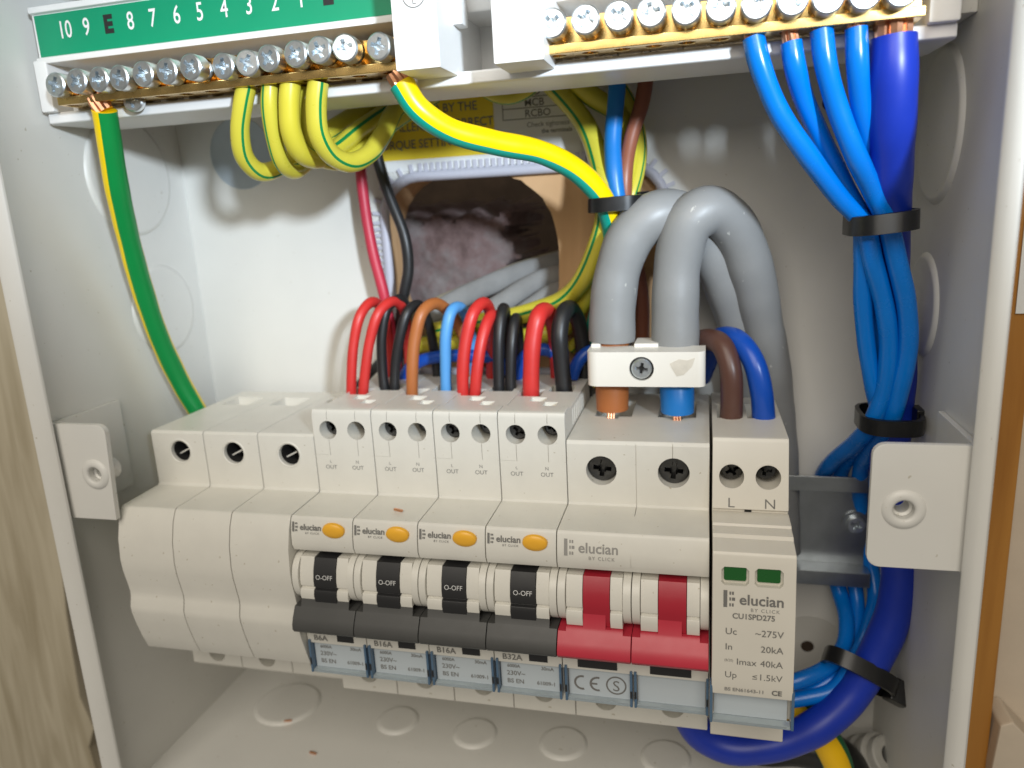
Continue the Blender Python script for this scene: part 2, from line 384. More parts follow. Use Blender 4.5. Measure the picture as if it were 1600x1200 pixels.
bm = prism([(a[0], a[2]), (a[0]+3, a[2]+1.5), (a[0]+60, a[2]-62), (a[0]+60, a[2]-90), (a[0], a[2]-90), (a[0]-1, a[2]-14)], 22.2, 34, axis='d', bev=.8)
o = new_obj('beige_moulding', bm, M_wallr); tag(o, 'beige moulding with a slanting edge at the foot of the beige panel', 'moulding')

# ------------------------------------------------------------------ the enclosure
box_ = thing('enclosure', 'open white steel consumer unit box holding the breakers and wiring', 'fuse box')
cut = rrect(58, 46, 149, 110.5, 13, 6)
dimples = [(7.8,0.0,121.7), (194.0,0.0,123.0), (194.1,0.0,-47.2)]
dr = [11.5, 10.5, 12.0]
bm = plate([(XL, ZB), (XR, ZB), (XR, ZT), (XL, ZT)], [cut]+[circ(q[0], q[2], r, 28) for q, r in zip(dimples, dr)], -1.2, 0)
new_obj('back_panel', bm, M_coat, box_)
M_dish = mat('white_coat_dish', (.62, .63, .63), .38)
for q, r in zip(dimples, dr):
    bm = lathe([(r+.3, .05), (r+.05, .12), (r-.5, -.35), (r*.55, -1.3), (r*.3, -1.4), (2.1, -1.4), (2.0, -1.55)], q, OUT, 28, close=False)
    k = new_obj('mounting_dimple', bm, M_bluegrey if q[0] < 50 else M_coat, box_)  # left dimple blue-grey, the other two in the white coat
    bm = lathe([(0, -1.5), (2.6, -1.5)], q, OUT, 16, close=False)
    new_obj('screw_hole', bm, M_gap, k)
# side walls with a folded front lip
for s, xx in ((-1, XL), (1, XR)):
    bm = prism([(-1.2, ZB), (RIM, ZB), (RIM, ZT), (-1.2, ZT)], xx, xx+s*1.2)
    sw = new_obj('side_wall', bm, M_coat, box_)
    w_ = 4.0 if s < 0 else 2.5
    lip = [(xx+s*1.3, RIM-1.2), (xx+s*1.3, RIM), (xx+s*.7, RIM+.7), (xx-s*.2, RIM+.7), (xx-s*(w_*.55), RIM+.1), (xx-s*(w_-.2), RIM-1.2), (xx-s*w_, RIM-1.9), (xx-s*(w_-.6), RIM-2.2), (xx, RIM-2.3)]
    bm = prism(lip, ZB-60, ZT+2, axis='z', bev=.15); new_obj('front_lip', bm, M_coat, box_)
bm = plate([(XL, 0), (XR, 0), (XR, RIM), (XL, RIM)], [], ZB-1.2, ZB, axis='z'); new_obj('bottom_panel', bm, M_coat, box_)
bm = plate([(XL, 0), (XR, 0), (XR, RIM), (XL, RIM)], [], ZT, ZT+1.2, axis='z'); new_obj('top_panel', bm, M_coat, box_)
def knockout(c, axis, r, h=.95):
    bm = lathe([(r+.9, -.02), (r+.6, h*.3), (r+.15, h*.8), (r-.5, h), (r-1.0, h), (0, h*.95)], c, axis, 40, close=False)
    return new_obj('knockout', bm, M_coat, box_, smooth=70)
for c, r in (((12.5,22.9,-74.5), 11.2), ((56.7,24.4,-74.5), 6.6), ((85.5,25.9,-74.5), 6.8), ((115.9,25.4,-74.5), 7.2), ((149.3,26.0,-74.5), 7.2)):
    knockout(c, (0, 0, 1), r)
for c, r in (((XR, 27, 113), 17.5), ((XR, 24, 69.5), 12.5)): knockout(c, (-1, 0, 0), r)
for c, r in (((XL, 26, 115), 17.5), ((XL, 20, 72), 14)): knockout(c, (1, 0, 0), r)
# bent brackets that take the cover screws
for s, x0, x1, xw, cx in ((1, -14.6, 3.2, XL, -2.4), (-1, 213.6, 194.6, XR, 201.2)):
    lo, hi = min(x0, x1), max(x0, x1); r = 2.6
    pts = [(x0, 20.2), (x1-s*r*.6, 20.2)] + [(x1-s*r+s*r*math.sin(t), 47.9-r+r*math.cos(t)) for t in [math.pi/2*k/5 for k in range(5, -1, -1)]] + [(x0, 47.9)]
    if s < 0: pts = [(x0, 20.2), (x1+r, 20.2)] + [(x1+r-r*math.sin(t), 20.2+r-r*math.cos(t)) for t in [math.pi/2*k/5 for k in range(1, 6)]] + [(x1+r-r*math.sin(t), 47.9-r+r*math.cos(t)) for t in [math.pi/2*k/5 for k in range(5, -1, -1)]] + [(x0, 47.9)]
    bm = plate(pts, [circ(cx, 33.6, 2.1, 20)], 72.6, 74.2, bev=.4)
    br = new_obj('fixing_bracket', bm, M_coat, box_)
    bm = box((min(xw+s*.05, xw+s*1.5), 48, 20.2), (max(xw+s*.05, xw+s*1.5), 73.2, 47.9), bev=.25)
    new_obj('bracket_leg', bm, M_coat, br)
    bm = lathe([(2.1, -.1), (2.1, .35), (2.6, .75), (3.5, .75), (4.2, .3), (4.35, 0)], (cx, 74.2, 33.6), OUT, 28, close=False)
    new_obj('screw_boss', bm, M_coat, br, smooth=80)
    bm = lathe([(3.1, 0), (3.1, 4.5), (1.55, 4.5), (1.55, .4), (2.1, .0)], (cx, 72.6, 33.6), (0, 1, 0), 20, close=False)
    new_obj('nut', bm, M_coat, br)
# plastic strip round the edge of the cable opening
tr = thing('edge_strip', 'toothed lavender plastic strip round the cable opening in the back panel', 'edging')
bm = tube([(x, .1, z) for x, z in cut], 1.7, 10, smoothit=False, closed=True); new_obj('strip', bm, M_trim, tr)
bm = bmesh.new()
per = [];
for i in range(len(cut)):
    p, q = Vector(cut[i]), Vector(cut[(i+1) % len(cut)]); L = (q-p).length; n = max(1, int(L/2.0))
    for k in range(n): per.append((p.lerp(q, (k+.5)/n), (q-p).normalized()))
for c, t in per:
    nrm = Vector((t.y, -t.x)); a = c+nrm*1.3; b = c+nrm*4.0
    prism([tuple(a-t*.55), tuple(b-t*.55), tuple(b+t*.55), tuple(a+t*.55)], .05, 1.0, bm, axis='d')
o = new_obj('tooth', bm, M_trim, tr); o['kind'] = 'stuff'

# ------------------------------------------------------------------ printed labels on the back panel
lb = thing('instruction_label', 'white instruction label with a yellow warning panel above the cable opening', 'label')
bm = box((56, .15, 112.3), (124, .35, 146)); new_obj('sheet', bm, M_paper, lb)
bm = box((55.5, .36, 115.8), (97.2, .5, 143)); new_obj('warning_panel', bm, M_yl, lb)
for i, (s, px) in enumerate((('THAT ALL CONNECTIONS', 152), ('ARE CHECKED BY THE', 172), ('INSTALLER, TO CORRECT', 192), ('TORQUE SETTINGS', 216))):
    text(s, lb, (57.2, .5, (134.4, 129.2, 124.4, 119.2)[i]), 2.7, M_ink, sx=.93, bold=.05)
for i in range(4):
    bm = box((100, .36, 125.2+i*3.1), (121.5, .42, 125.45+i*3.1)); new_obj('table_rule', bm, M_ink, lb)
bm = box((100, .36, 125.2), (100.25, .42, 137.8)); new_obj('table_rule', bm, M_ink, lb)
for s, z in (('SPD', 132.0), ('MCB', 128.9), ('RCBO', 125.8)): text(s, lb, (107, .36, z), 2.2, M_ink, bold=.04)
text('Check tightness of all', lb, (107.5, .36, 122.8), 1.5, M_ink); text('the terminals', lb, (112, .36, 120.8), 1.3, M_ink, bold=.03)

# ------------------------------------------------------------------ DIN rail
rl = thing('mounting_rail', 'galvanised top hat rail behind the breakers, bare at its right end', 'rail')
prof = [(11.2, 17.5), (12.2, 17.5), (12.2, 12.8), (6.2, 12.8), (6.2, -12.8), (12.2, -12.8), (12.2, -17.5), (11.2, -17.5), (11.2, -13.8), (5.2, -13.8), (5.2, 13.8), (11.2, 13.8)]
bm = prism(prof, 2, 209, bev=.25); new_obj('rail', bm, M_galv, rl)
c = (205.1,6.3,0.8)

def screw_bm(r, h, kind='cross', thread=0, tr_=None, n=28):
    """pan screw pointing out of the wall: cross recess in its head, thread behind"""
    bm = bmesh.new(); q = r*.62; wv = r*.17
    if kind == 'cross':
        star = []
        for k in range(4):
            a = k*math.pi/2; ca, sa = math.cos(a), math.sin(a)
            for u, v in ((q, -wv), (q, wv), (wv*1.5, wv*1.5)): star.append((u*ca-v*sa, u*sa+v*ca))
            b = a+math.pi/4; 
            star.insert(len(star)-1, (wv*1.75*math.cos(a+.52), wv*1.75*math.sin(a+.52)))
            star[-1] = (q*.62*math.cos(b), q*.62*math.sin(b)); star.append((wv*1.75*math.cos(a+math.pi/2-.52), wv*1.75*math.sin(a+math.pi/2-.52)))
    else: star = [(q*1.45, wv), (-q*1.45, wv), (-q*1.45, -wv), (q*1.45, -wv)]
    cap = bmesh.new(); rc = r-.35
    outer = circ(0, 0, rc, n); edges = []; Ls = []
    for L in (outer, star):
        vs = [cap.verts.new(V((x, h, z))) for x, z in L]; Ls.append(vs); edges += [cap.edges.new((vs[i], vs[(i+1) % len(vs)])) for i in range(len(vs))]
    bmesh.ops.triangle_fill(cap, use_beauty=True, edges=edges)
    dp = h-min(2.0, r*.6); bot = [cap.verts.new(V((x*.75, dp, z*.75))) for x, z in star]; m_ = len(star)
    for i in range(m_): cap.faces.new((Ls[1][i], Ls[1][(i+1) % m_], bot[(i+1) % m_], bot[i]))
    cap.faces.new(bot)
    sides = [(rc, h), (r, h-.35), (r, 0.0)]
    if thread:
        t = tr_ or r*.72; sides += [(t, 0)]; z = 0
        while z < thread: sides += [(t, -z), (t-.25, -z-.25)]; z += .5
    else: sides += [(0, 0)]
    rings = []
    for rr, hh in sides:
        rings.append([cap.verts.new(V((x, hh, z))) for x, z in circ(0, 0, max(rr, .01), n)])
    rings[0] = Ls[0]
    for a, b in zip(rings, rings[1:]):
        for i in range(n): cap.faces.new((a[i], a[(i+1) % n], b[(i+1) % n], b[i]))
    bmesh.ops.recalc_face_normals(cap, faces=cap.faces)
    return join(bm, cap)
s = new_obj('rail_screw', screw_bm(2.6, 1.8), M_zinc, rl, c); s.rotation_euler.y = .4
bm = lathe([(0, .5), (3.9, .5), (3.9, 0)], c, OUT, 24); new_obj('washer', bm, M_galv, rl)

# ------------------------------------------------------------------ terminal carrier and its two bars
cr = thing('terminal_carrier', 'white plastic carrier across the top of the box holding the terminal bars', 'terminal holder')
CX0, CX1 = -14.6, 209.5
back = prism([(30, 128.6), (34, 128.6), (34, 166), (30, 166)], CX0, CX1, bev=.3)
new_obj('back_plate', back, M_white, cr)
bm = prism([(34, 128.3), (54.4, 128.0), (55.2, 128.4), (55.2, 130.8), (54.7, 131.2), (34, 131.2)], CX0, CX1, bev=.25); new_obj('shelf', bm, M_white, cr)
bm = prism([(34, 143.4), (57.0, 143.2), (57.3, 144.6), (56.2, 144.9), (56.2, 155.4), (57.2, 155.7), (57.2, 157.2), (34, 157.2)], CX0+1.5, 92, bev=.2); new_obj('label_panel', bm, M_white, cr)
bm = prism([(34, 144.8), (51, 144.6), (51.6, 145.2), (53.5, 148), (54, 157.2), (34, 157.2)], 92, 206, bev=.25); new_obj('rear_ledge', bm, M_white, cr)
for x0, x1 in ((CX0, -10.4), (203.6, CX1)):
    bm = box((x0, 34, 131), (x1, 57.2, 144.2), bev=.5); new_obj('end_block', bm, M_white, cr)
bm = box((CX1, 36, 133.8), (215, 48, 150), bev=.4); new_obj('end_bracket', bm, M_coat, cr)
bm = bmesh.new()
for k in range(15):
    x = -6+k*7.0
    if 36 < x < 72: continue
    prism([(x-1.0, 49.5), (x-.8, 54.3), (x+.8, 54.3), (x+1.0, 49.5)], 131, 132.7, bm, axis='z', bev=.2)
for k in range(7): prism([(126+k*7.2-.6, 49.5), (126+k*7.2-.5, 54.3), (126+k*7.2+.7, 54.3), (126+k*7.2+.8, 49.5)], 131, 132.2, bm, axis='z', bev=.2)
o = new_obj('shelf_rib', bm, M_white, cr); o['kind'] = 'stuff'
# posts
for x0, x1, zz in (((93.4,68.5,130.7)[0], (103.9,68.5,129.1)[0], (98.3,68.5,130.2)[2]), ((116.0,68.0,130.8)[0], (127.1,68.0,128.7)[0], (121.5,68.0,129.6)[2])):
    bm = box((x0, 34, zz), (x1, 68.2, 172), bev=.45); po = new_obj('post', bm, M_white, cr)
    bm = box((x1-.2, 52, 141.0), (x1+2.2, 57, 150), bev=.3) if x0 < 100 else None
    if bm: new_obj('post_lug', bm, M_white, po)
c = (98.9,68.3,145.4)
bm = plate(circ(c[0], c[2], 2.7, 40), [circ(c[0], c[2], 2.45, 40)], 68.22, 68.28); new_obj('printed_ring', bm, M_ink, cr)
text('L', cr, (c[0]-.5, 68.2, c[2]-1.9), 1.6, M_ink)
a, b = (-13.7,56.3,144.8), (88.8,56.3,143.1)
bm = box((CX0+2.3, 56.15, 145.0), (91.5, 56.35, 155.2)); gl = new_obj('number_strip', bm, M_greenl, cr)
for s, px, py in (('10', 104, 66), ('9', 138, 60), ('8', 206, 49), ('7', 241, 43), ('6', 278, 37), ('5', 315, 31), ('4', 352, 25), ('3', 390, 18), ('2', 430, 12), ('1', 471, 6)):
    pass
NUM = {'10': (-3.1,56.4,147.7), '9': (3.7,56.4,148.0), '8': (17.3,56.4,148.3), '7': (24.0,56.4,148.4), '6': (31.1,56.4,148.6), '5': (37.8,56.4,148.8), '4': (44.8,56.4,148.9), '3': (51.7,56.4,149.2), '2': (58.8,56.4,149.4), '1': (65.9,56.4,149.7)}
for s, q in NUM.items(): text(s, gl, (q[0], 56.35, 149.0), 4.4, M_inkwhite, sx=.74, align='CENTER', bold=.05)
for q in ((10.5,56.4,148.1), (72.9,56.4,149.8)): text('E', gl, (q[0], 56.35, 149.0), 4.2, M_inkblack, sx=.95, align='CENTER', bold=.32)
s = new_obj('carrier_screw', screw_bm(3.0, 1.4), M_zinc, cr, (15.6,57.0,131.3)); s.scale.z = .8

def terminal_bar(name, label, x0, x1, screws, big=()):
    t = thing(name, label, 'terminal bar')
    holes = [circ(x, 58.8, 1.8, 14) for x, *_ in screws]
    bm = plate([(x0, 50), (x1, 50), (x1, 61.8), (x0, 61.8)], holes, 131.6, 133.6, axis='z', bev=.2)
    prism([(50, 133.6), (58.6, 133.6), (58.6, 139.6), (50, 139.6)], x0, x1, bm, bev=.3)
    for x, z, *_ in screws: lathe([(3.0, 0), (3.0, 3.0)], (x, 58.4, z), OUT, 20, bm, close=False)
    new_obj('brass_bar', bm, M_brass, t)
    for i, (x, z, out, spin, tx, tz) in enumerate(screws):
        if i == 0: s = new_obj('terminal_screw', screw_bm(3.05, 3.6, thread=7), M_zinc, t)
        else: s = link_copy(first, t)
        if i == 0: first = s
        s.location = V((x+tx*out, 60.0+out, z)); s.rotation_euler = Euler((tz, spin, -tx*.9), 'XYZ')
    return t
ES = [(-2.0,64.4,136.2), (5.4,65.2,136.3), (12.2,65.2,136.1), (18.3,65.2,136.0), (25.3,65.2,136.3), (32.5,65.6,136.3), (40.0,66.6,136.4), (47.8,64.8,136.1), (54.3,64.8,136.3), (60.2,64.8,136.8), (67.5,65.2,136.9), (74.0,65.8,137.1), (80.5,66.2,136.8), (88.5,65.2,136.5)]
rnd_ = random.Random(3)
scr = []
for q in ES:
    out = q[1]-63.6
    scr.append((q[0], q[2], out, rnd_.uniform(0, 1.5), rnd_.uniform(-.06, .10), rnd_.uniform(-.05, .03)))
terminal_bar('earth_terminal_bar', 'brass earth bar with zinc screws below the green number strip', -4.5, 91.6, scr)
NS = [(128.5,65.2,137.2), (135.7,65.2,137.2), (142.7,65.2,137.2), (149.5,65.4,137.2), (156.5,65.4,136.9), (163.3,65.2,136.8), (170.2,65.2,136.5), (176.9,65.2,136.4), (183.5,65.2,136.1), (190.1,65.2,136.1), (196.8,65.2,136.0)]
scr = [(q[0], q[2], q[1]-63.6, rnd_.uniform(-.3, 1.5), rnd_.uniform(-.03, .03), rnd_.uniform(-.04, .02)) for q in NS]
terminal_bar('neutral_terminal_bar', 'brass neutral bar with zinc screws and blue wires at upper right', (126.3,61.8,133.7)[0], (201.9,61.8,131.9)[0], scr)

# ------------------------------------------------------------------ breakers (module pitch 18 mm, origin at lower-left of each module)
G = .09
def cyl_cut(bm, x, z, r, d0, d1, n=28): return lathe([(r, 0), (r, d1-d0)], (x, d0, z), OUT, n, bm)
# blanking modules
prof = [(6, -40.5), (50.5, -40.5), (52, -39), (52, -26), (53, -24.3), (68.5, -23.0), (69.6, -22.2), (71.2, -17.5), (72.6, -12.5), (73.3, -9), (73.4, -7), (72.6, -4.2), (72.5, -2.5), (72.9, 0), (73.7, 4.5), (73.9, 8), (73.3, 14), (71.8, 19.3), (70.3, 22.2), (69.4, 22.8), (54.6, 23.2), (54, 23.7), (54, 39.4), (53.3, 40.1), (6, 40.1)]
bl0 = thing('blanking_module', 'leftmost plain white blanking module in the breaker row', 'blank module', (0, 0, 0), 'plain blanking modules at the left of the row')
b0 = new_obj('body', prism(prof, G, 18-G, bev=.22, ang=50), M_abs, bl0)
cb = bmesh.new(); cyl_cut(cb, 9.6, 33.9, 3.25, 44, 60); cyl_cut(cb, 9.3, -35.0, 2.9, 42, 60)
box((3.6, 14, 36), (13.6, 24, 45), cb)
boolean(b0, cb)
bm = lathe([(3.25, 0), (3.6, .25), (4.0, .02)], (9.6, 53.95, 33.9), OUT, 28, close=False); new_obj('hole_rim', bm, M_abs, bl0)
bm = box((-3.1, 50.2, -.2), (.9, 51.0, .2)); k = new_obj('hole_web', bm, M_abs, bl0, (9.6, 0, 33.5)); k.rotation_euler.y = -.45
bm = lathe([(0, 46.5), (3.2, 46.5), (3.2, 52.8)], (9.6, 0, 33.9), OUT, 24, close=False); new_obj('shade_lining', bm, M_hole, bl0)  # near-black lining that paints in the shade deep inside the bore
for i, lab in ((1, 'middle one of the three plain white blanking modules'), (2, 'plain white blanking module next to the first switched breaker')):
    c = copy_tree(bl0); c.location = V((18*i, 0, 0)); c['label'] = lab

def cheek(x0, x1, z0=-1.3, z1=12.1, d=73.7):
    pts = [(66, z1)]+[(66+ (d-66)*math.sin(t)**.6 if t > 0 else 66, (z0+z1)/2+(z1-z0)/2*math.cos(t)) for t in [math.pi*k/14 for k in range(1, 14)]]+[(66, z0)]
    return prism(pts, x0, x1, bev=.18, ang=35)
def drum(x0, x1, lift=0.0, ridge=True, low=-.9):
    pts = [(64, 11.6), (71.0+lift, 11.6), (72.4+lift, 8.5), (73.0+lift, 5.6), (72.9+lift, 3.9)]
    if ridge: pts += [(72.3+lift, 3.7), (72.3+lift, 3.4), (73.2+lift, 3.1), (73.6+lift, 1.6), (73.0+lift, low), (64, low)]
    else: pts += [(72.8+lift, 2.0), (72.4+lift, low), (64, low)]
    return prism(pts, x0, x1, bev=.12, ang=35)
HP = [(66, .6), (73.2, .6), (73.9, -1.6), (75.6, -4.2), (76.4, -6.0), (76.5, -7.4), (75.9, -8.3), (74.4, -8.9), (70.5, -9.4), (66, -9.4)]
def handle(t, m0, m, notch):
    o = new_obj('handle', prism(HP if len(notch) < 2 else HPM, m0+G, m0+18-G, bev=.15, ang=35), m, t); cb = bmesh.new()
    for wd, z in notch:
        box((m0-1, 60, z), (m0+wd, 80, z+8), cb); box((m0+18-wd, 60, z), (m0+19, 80, z+8), cb)
    boolean(o, cb); return o
HPM = [(66, 2.6), (72.9, 2.6), (73.1, .6), (73.9, -1.6)]+HP[3:]
HP2 = [(66, -1.9), (74.0, -1.9), (75.6, -4.2), (76.4, -6.0), (76.5, -7.4), (75.9, -8.3), (74.4, -8.9), (70.5, -9.4), (66, -9.4)]
BODY = [(6, -41.5), (53.2, -41.5), (54, -40.8), (54, -27), (55, -24.8), (67.8, -24.3), (68.2, -15.6), (69.8, -15.3), (70.2, -9.2), (66.3, -8), (66.3, 12.3), (69.0, 12.5), (70.9, 13.3), (71.6, 15), (71.4, 18), (70.5, 21.9), (69.7, 22.6), (54.5, 23.0), (54, 23.5)]
UPF = (71.4-71.6, 18-15)
UPF = (-.9, 3.9)                       # slope of the logo face
def label_card(t, x0, x1, lines):
    """printed card behind a clear hinged cover under the handle"""
    bm = box((x0, 68.25, -23.9), (x1, 68.6, -15.9)); c = new_obj('label_card', bm, M_label, t)
    bm = box((x0-.2, 68.3, -24.2), (x1+.2, 70.3, -23.3), bev=.15); f = new_obj('clear_cover', bm, M_clear, t)
    for xa in (x0-.85, x1+.2):
        bm = box((xa, 67.5, -24.2), (xa+.65, 70.5, -14.2), bev=.15); new_obj('cover_side', bm, M_cleard, f)
        bm = box((xa+.1, 70.4, -21.6), (xa+.55, 70.6, -19.6)); new_obj('cover_pivot', bm, M_black, f)
    for s, z, sz, al, x in lines: text(s, c, (x, 68.6, z), sz, M_ink, align=al, bold=.03)
    return c
def logo(t, x, d, z, h, mt=None, cap=True, up=UPF):
    mt = mt or M_ink
    text('elucian', t, (x+h*1.3, d, z), h, mt, up, bold=.035*h/1.3, sx=1.0)
    u = Vector((up[0], up[1])).normalized(); nd, nz = u.y*.05, -u.x*.05
    bm = bmesh.new()
    def patch(xa, xb, ha, hb, rnd=False):
        q = []
        for xx, hh in ((xa, ha), (xb, ha), (xb, hb), (xa, hb)): q.append(bm.verts.new(V((xx, d+nd+u.x*hh, z+nz+u.y*hh))))
        bm.faces.new(q)
    patch(x-.05*h, x+.28*h, -.35*h, 1.25*h)
    for k in (0, 1, 2):
        hh = (-.25+.55*k)*h; patch(x+.46*h, x+.60*h, hh, hh+.30*h); patch(x+.68*h, x+(.95 if k == 1 else .84)*h, hh, hh+.30*h)
    new_obj('logo_mark', bm, mt, t)
    if cap: text('BY CLICK', t, (x+h*4.75, d+u.x*(-.62*h), z-.62*h), h*.34, mt, up, align='RIGHT', spacing=1.3)

# residual current breakers
def make_rcbo():
    t = thing('residual_current_breaker', 'x', 'circuit breaker', (54, 0, 0), 'switched breakers with black levers and amber test buttons')
    pr = BODY+[(54, 46.0), (53.4, 47.3), (52.6, 47.7), (47.0, 47.6), (46.4, 46.6), (6, 46.6)]
    b = new_obj('body', prism(pr, G, 18-G, bev=.2, ang=50), M_abs, t)
    cb = bmesh.new()
    for x in (4.75, 13.3): cyl_cut(cb, x, 41.6, 2.65, 43, 60)
    boolean(b, cb)
    cb = bmesh.new()
    for x in (4.75, 13.3):
        box((x-.07, 53.6, 34.2), (x+.07, 60, 38.9), cb); box((x-.07, 53.4, 44.5), (x+.07, 60, 50), cb)
    box((.3, 53.85, 34.3), (4.3, 60, 34.42), cb)
    for k in range(8): box((17.6, 20+k*3, 40.8), (19, 21.4+k*3, 45.6), cb)
    cyl_cut(cb, 9, -35.0, 2.9, 44, 60)
    boolean(b, cb)
    cb = bmesh.new()
    box((.6, 25.5, 40), (7.2, 33.5, 60), cb); box((8.4, 19.6, 40), (15.6, 28, 60), cb)
    box((5.2, 34.5, 45.2), (9.6, 39, 60), cb); box((9.9, 39.5, 45.2), (13.6, 45, 60), cb)
    boolean(b, cb)
    for x, dd in ((4.75, 48.6), (13.3, 44.6)):
        s = new_obj('terminal_screw', screw_bm(2.5, 1.7), M_steel, t, (x, dd, 41.6)); s.rotation_euler.y = .5+x
    for x0, x1 in ((G, 1.95), (16.05, 18-G)): new_obj('cheek', cheek(x0, x1), M_abs, t)
    new_obj('lever_hub', drum(2.05, 6.1), M_abs, t); new_obj('lever_hub', drum(12.7, 15.95), M_abs, t)
    tg = new_obj('lever', drum(6.2, 12.6, .35), M_black, t)
    text('O-OFF', tg, (9.4, 73.34, 6.2), 1.3, M_inkwhite, (-.2, 1), align='CENTER', bold=-.01, sx=.95)
    handle(t, 0, M_dark, ((2.05, -1.75),))
    bm = lathe([(0, 1.25), (1.2, 1.3), (2.4, 1.15), (3.05, .75), (3.2, 0)], (0, 0, 0), OUT, 28)
    k = new_obj('test_button', bm, M_amber, t, (12.7, 71.0, 19.6)); k.scale.z = .70; k.rotation_euler.x = .16
    logo(t, .7, 71.3, 19.3, 1.65)
    text('L', t, (4.6, 54, 32.0), .85, M_ink, align='CENTER'); text('OUT', t, (4.6, 54, 30.2), 1.2, M_ink, align='CENTER')
    text('N', t, (12.75, 54, 32.0), .95, M_ink, align='CENTER'); text('OUT', t, (12.75, 54, 30.2), 1.2, M_ink, align='CENTER')
    bm = box((9.4, 69.5, -14.0), (14.2, 70.25, -11.0)); new_obj('indicator_window', bm, M_black, t)
    return t
rc0 = make_rcbo()
RC = [(rc0, 'B6A', '6000A', 'black lever breaker marked B6A beside the plain blanking modules')]
for i, (a, lab) in enumerate((('B16A', 'black lever breaker marked B16A fed by one brown and one sky blue wire'), ('B16A', 'breaker marked B16A fed by a pair of red and a pair of black wires'), ('B32A', 'black lever breaker marked B32A next to the red main switch'))):
    c = copy_tree(rc0); c.location = V((54+18*(i+1), 0, 0)); RC.append((c, a, '6000A', lab))
for t, a, k, lab in RC:
    t['label'] = lab
    text(a, t, (2.2, 70.0, -14.2), 1.75, M_ink, (.4, 5.8), bold=.03)
    label_card(t, 1.3, 16.9, [('6000A', -17.4, .95, 'LEFT', 3.0), ('230V~', -19.7, 1.35, 'LEFT', 2.8), ('BS EN', -22.0, 1.3, 'LEFT', 2.8), ('30mA', -17.4, 1.0, 'RIGHT', 15.4), ('61009-1', -21.8, 1.1, 'RIGHT', 15.8)])

# main switch
ms = thing('main_switch', 'double width main switch with two red handles and thick grey cables', 'main switch', (126, 0, 0))
pr = BODY+[(54, 39.4), (53.3, 40.3), (6, 40.6)]
b = new_obj('body', prism(pr, G, 36-G, bev=.22, ang=50), M_abs, ms)
cb = bmesh.new()
for x in (9.0, 27.2): cyl_cut(cb, x, 32.4, 3.95, 44, 60); cyl_cut(cb, x-.5, -35.2, 3.1, 44, 60)
boolean(b, cb)
cb = bmesh.new(); box((17.8, 53.7, 22), (17.95, 60, 41), cb); box((26.9, 53.5, 36.0), (27.05, 60, 41), cb); box((17.8, 40, 40.4), (17.95, 53.3, 44), cb); box((26.9, 40, 40.3), (27.05, 53.6, 44), cb)
box((17.9, 66.5, -39.5), (18.1, 71.9, -24.2), cb); box((17.85, 54.5, 22.85), (17.95, 69.5, 24), cb)
box((17.85, 71.3, 13.5), (17.95, 73, 22.4), cb)
boolean(b, cb)
cb = bmesh.new()
for x in (9.6, 27.2): box((x-5.2, 15, 36), (x+5.2, 31.5, 44), cb); box((x-1.6, 31, 36), (x+1.6, 33.5, 44), cb)
boolean(b, cb)
for x in (9.0, 27.2):
    s = new_obj('terminal_screw', screw_bm(3.8, 2.4), M_steel, ms, (x, 49.3, 32.6)); s.rotation_euler = (.12, .1, 0)
for m0 in (0, 18):
    for x0, x1 in ((m0+G, m0+2.05), (m0+15.95, m0+18-G)): new_obj('cheek', cheek(x0, x1), M_abs, ms)
    new_obj('lever_hub', drum(m0+2.15, m0+6.2), M_abs, ms); new_obj('lever_hub', drum(m0+12.9, m0+15.85), M_abs, ms)
    new_obj('lever', drum(m0+6.3, m0+12.8, .1, ridge=False), M_redd, ms)
    handle(ms, m0, M_redp, ((6.25, -1.0), (2.1, -2.0)))
    bm = box((m0+4.0, 69.2, -14.3), (m0+13.9, 70.25, -11.4)); new_obj('indicator_window', bm, M_black, ms)
logo(ms, 2.0, 71.45, 17.8, 2.55, M_inklight)
c = label_card(ms, 1.4, 16.8, [])
label_card(ms, 18.9, 35.2, [])
def arc_pts(cx, cz, r, a0, a1, wd, n=14):
    o_ = [(cx+r*math.cos(a0+(a1-a0)*i/n), cz+r*math.sin(a0+(a1-a0)*i/n)) for i in range(n+1)]
    return o_+[(cx+(r-wd)*math.cos(a1+(a0-a1)*i/n), cz+(r-wd)*math.sin(a1+(a0-a1)*i/n)) for i in range(n+1)]
bm = bmesh.new(); R_ = math.radians
for cx in (4.7, 8.7): prism(arc_pts(cx, -19.8, 2.1, R_(75), R_(285), .55), 68.62, 68.66, bm, axis='d')
prism([(6.9, -20.05), (8.6, -20.05), (8.6, -19.55), (6.9, -19.55)], 68.62, 68.67, bm, axis='d')
new_obj('conformity_mark', bm, M_ink, c)
bm = plate(circ(13.4, -19.7, 2.6, 32), [circ(13.4, -19.7, 2.2, 32)], 68.62, 68.66); new_obj('mark_ring', bm, M_ink, c)
text('S', c, (13.4, 68.6, -21.3), 3.1, M_ink, align='CENTER')

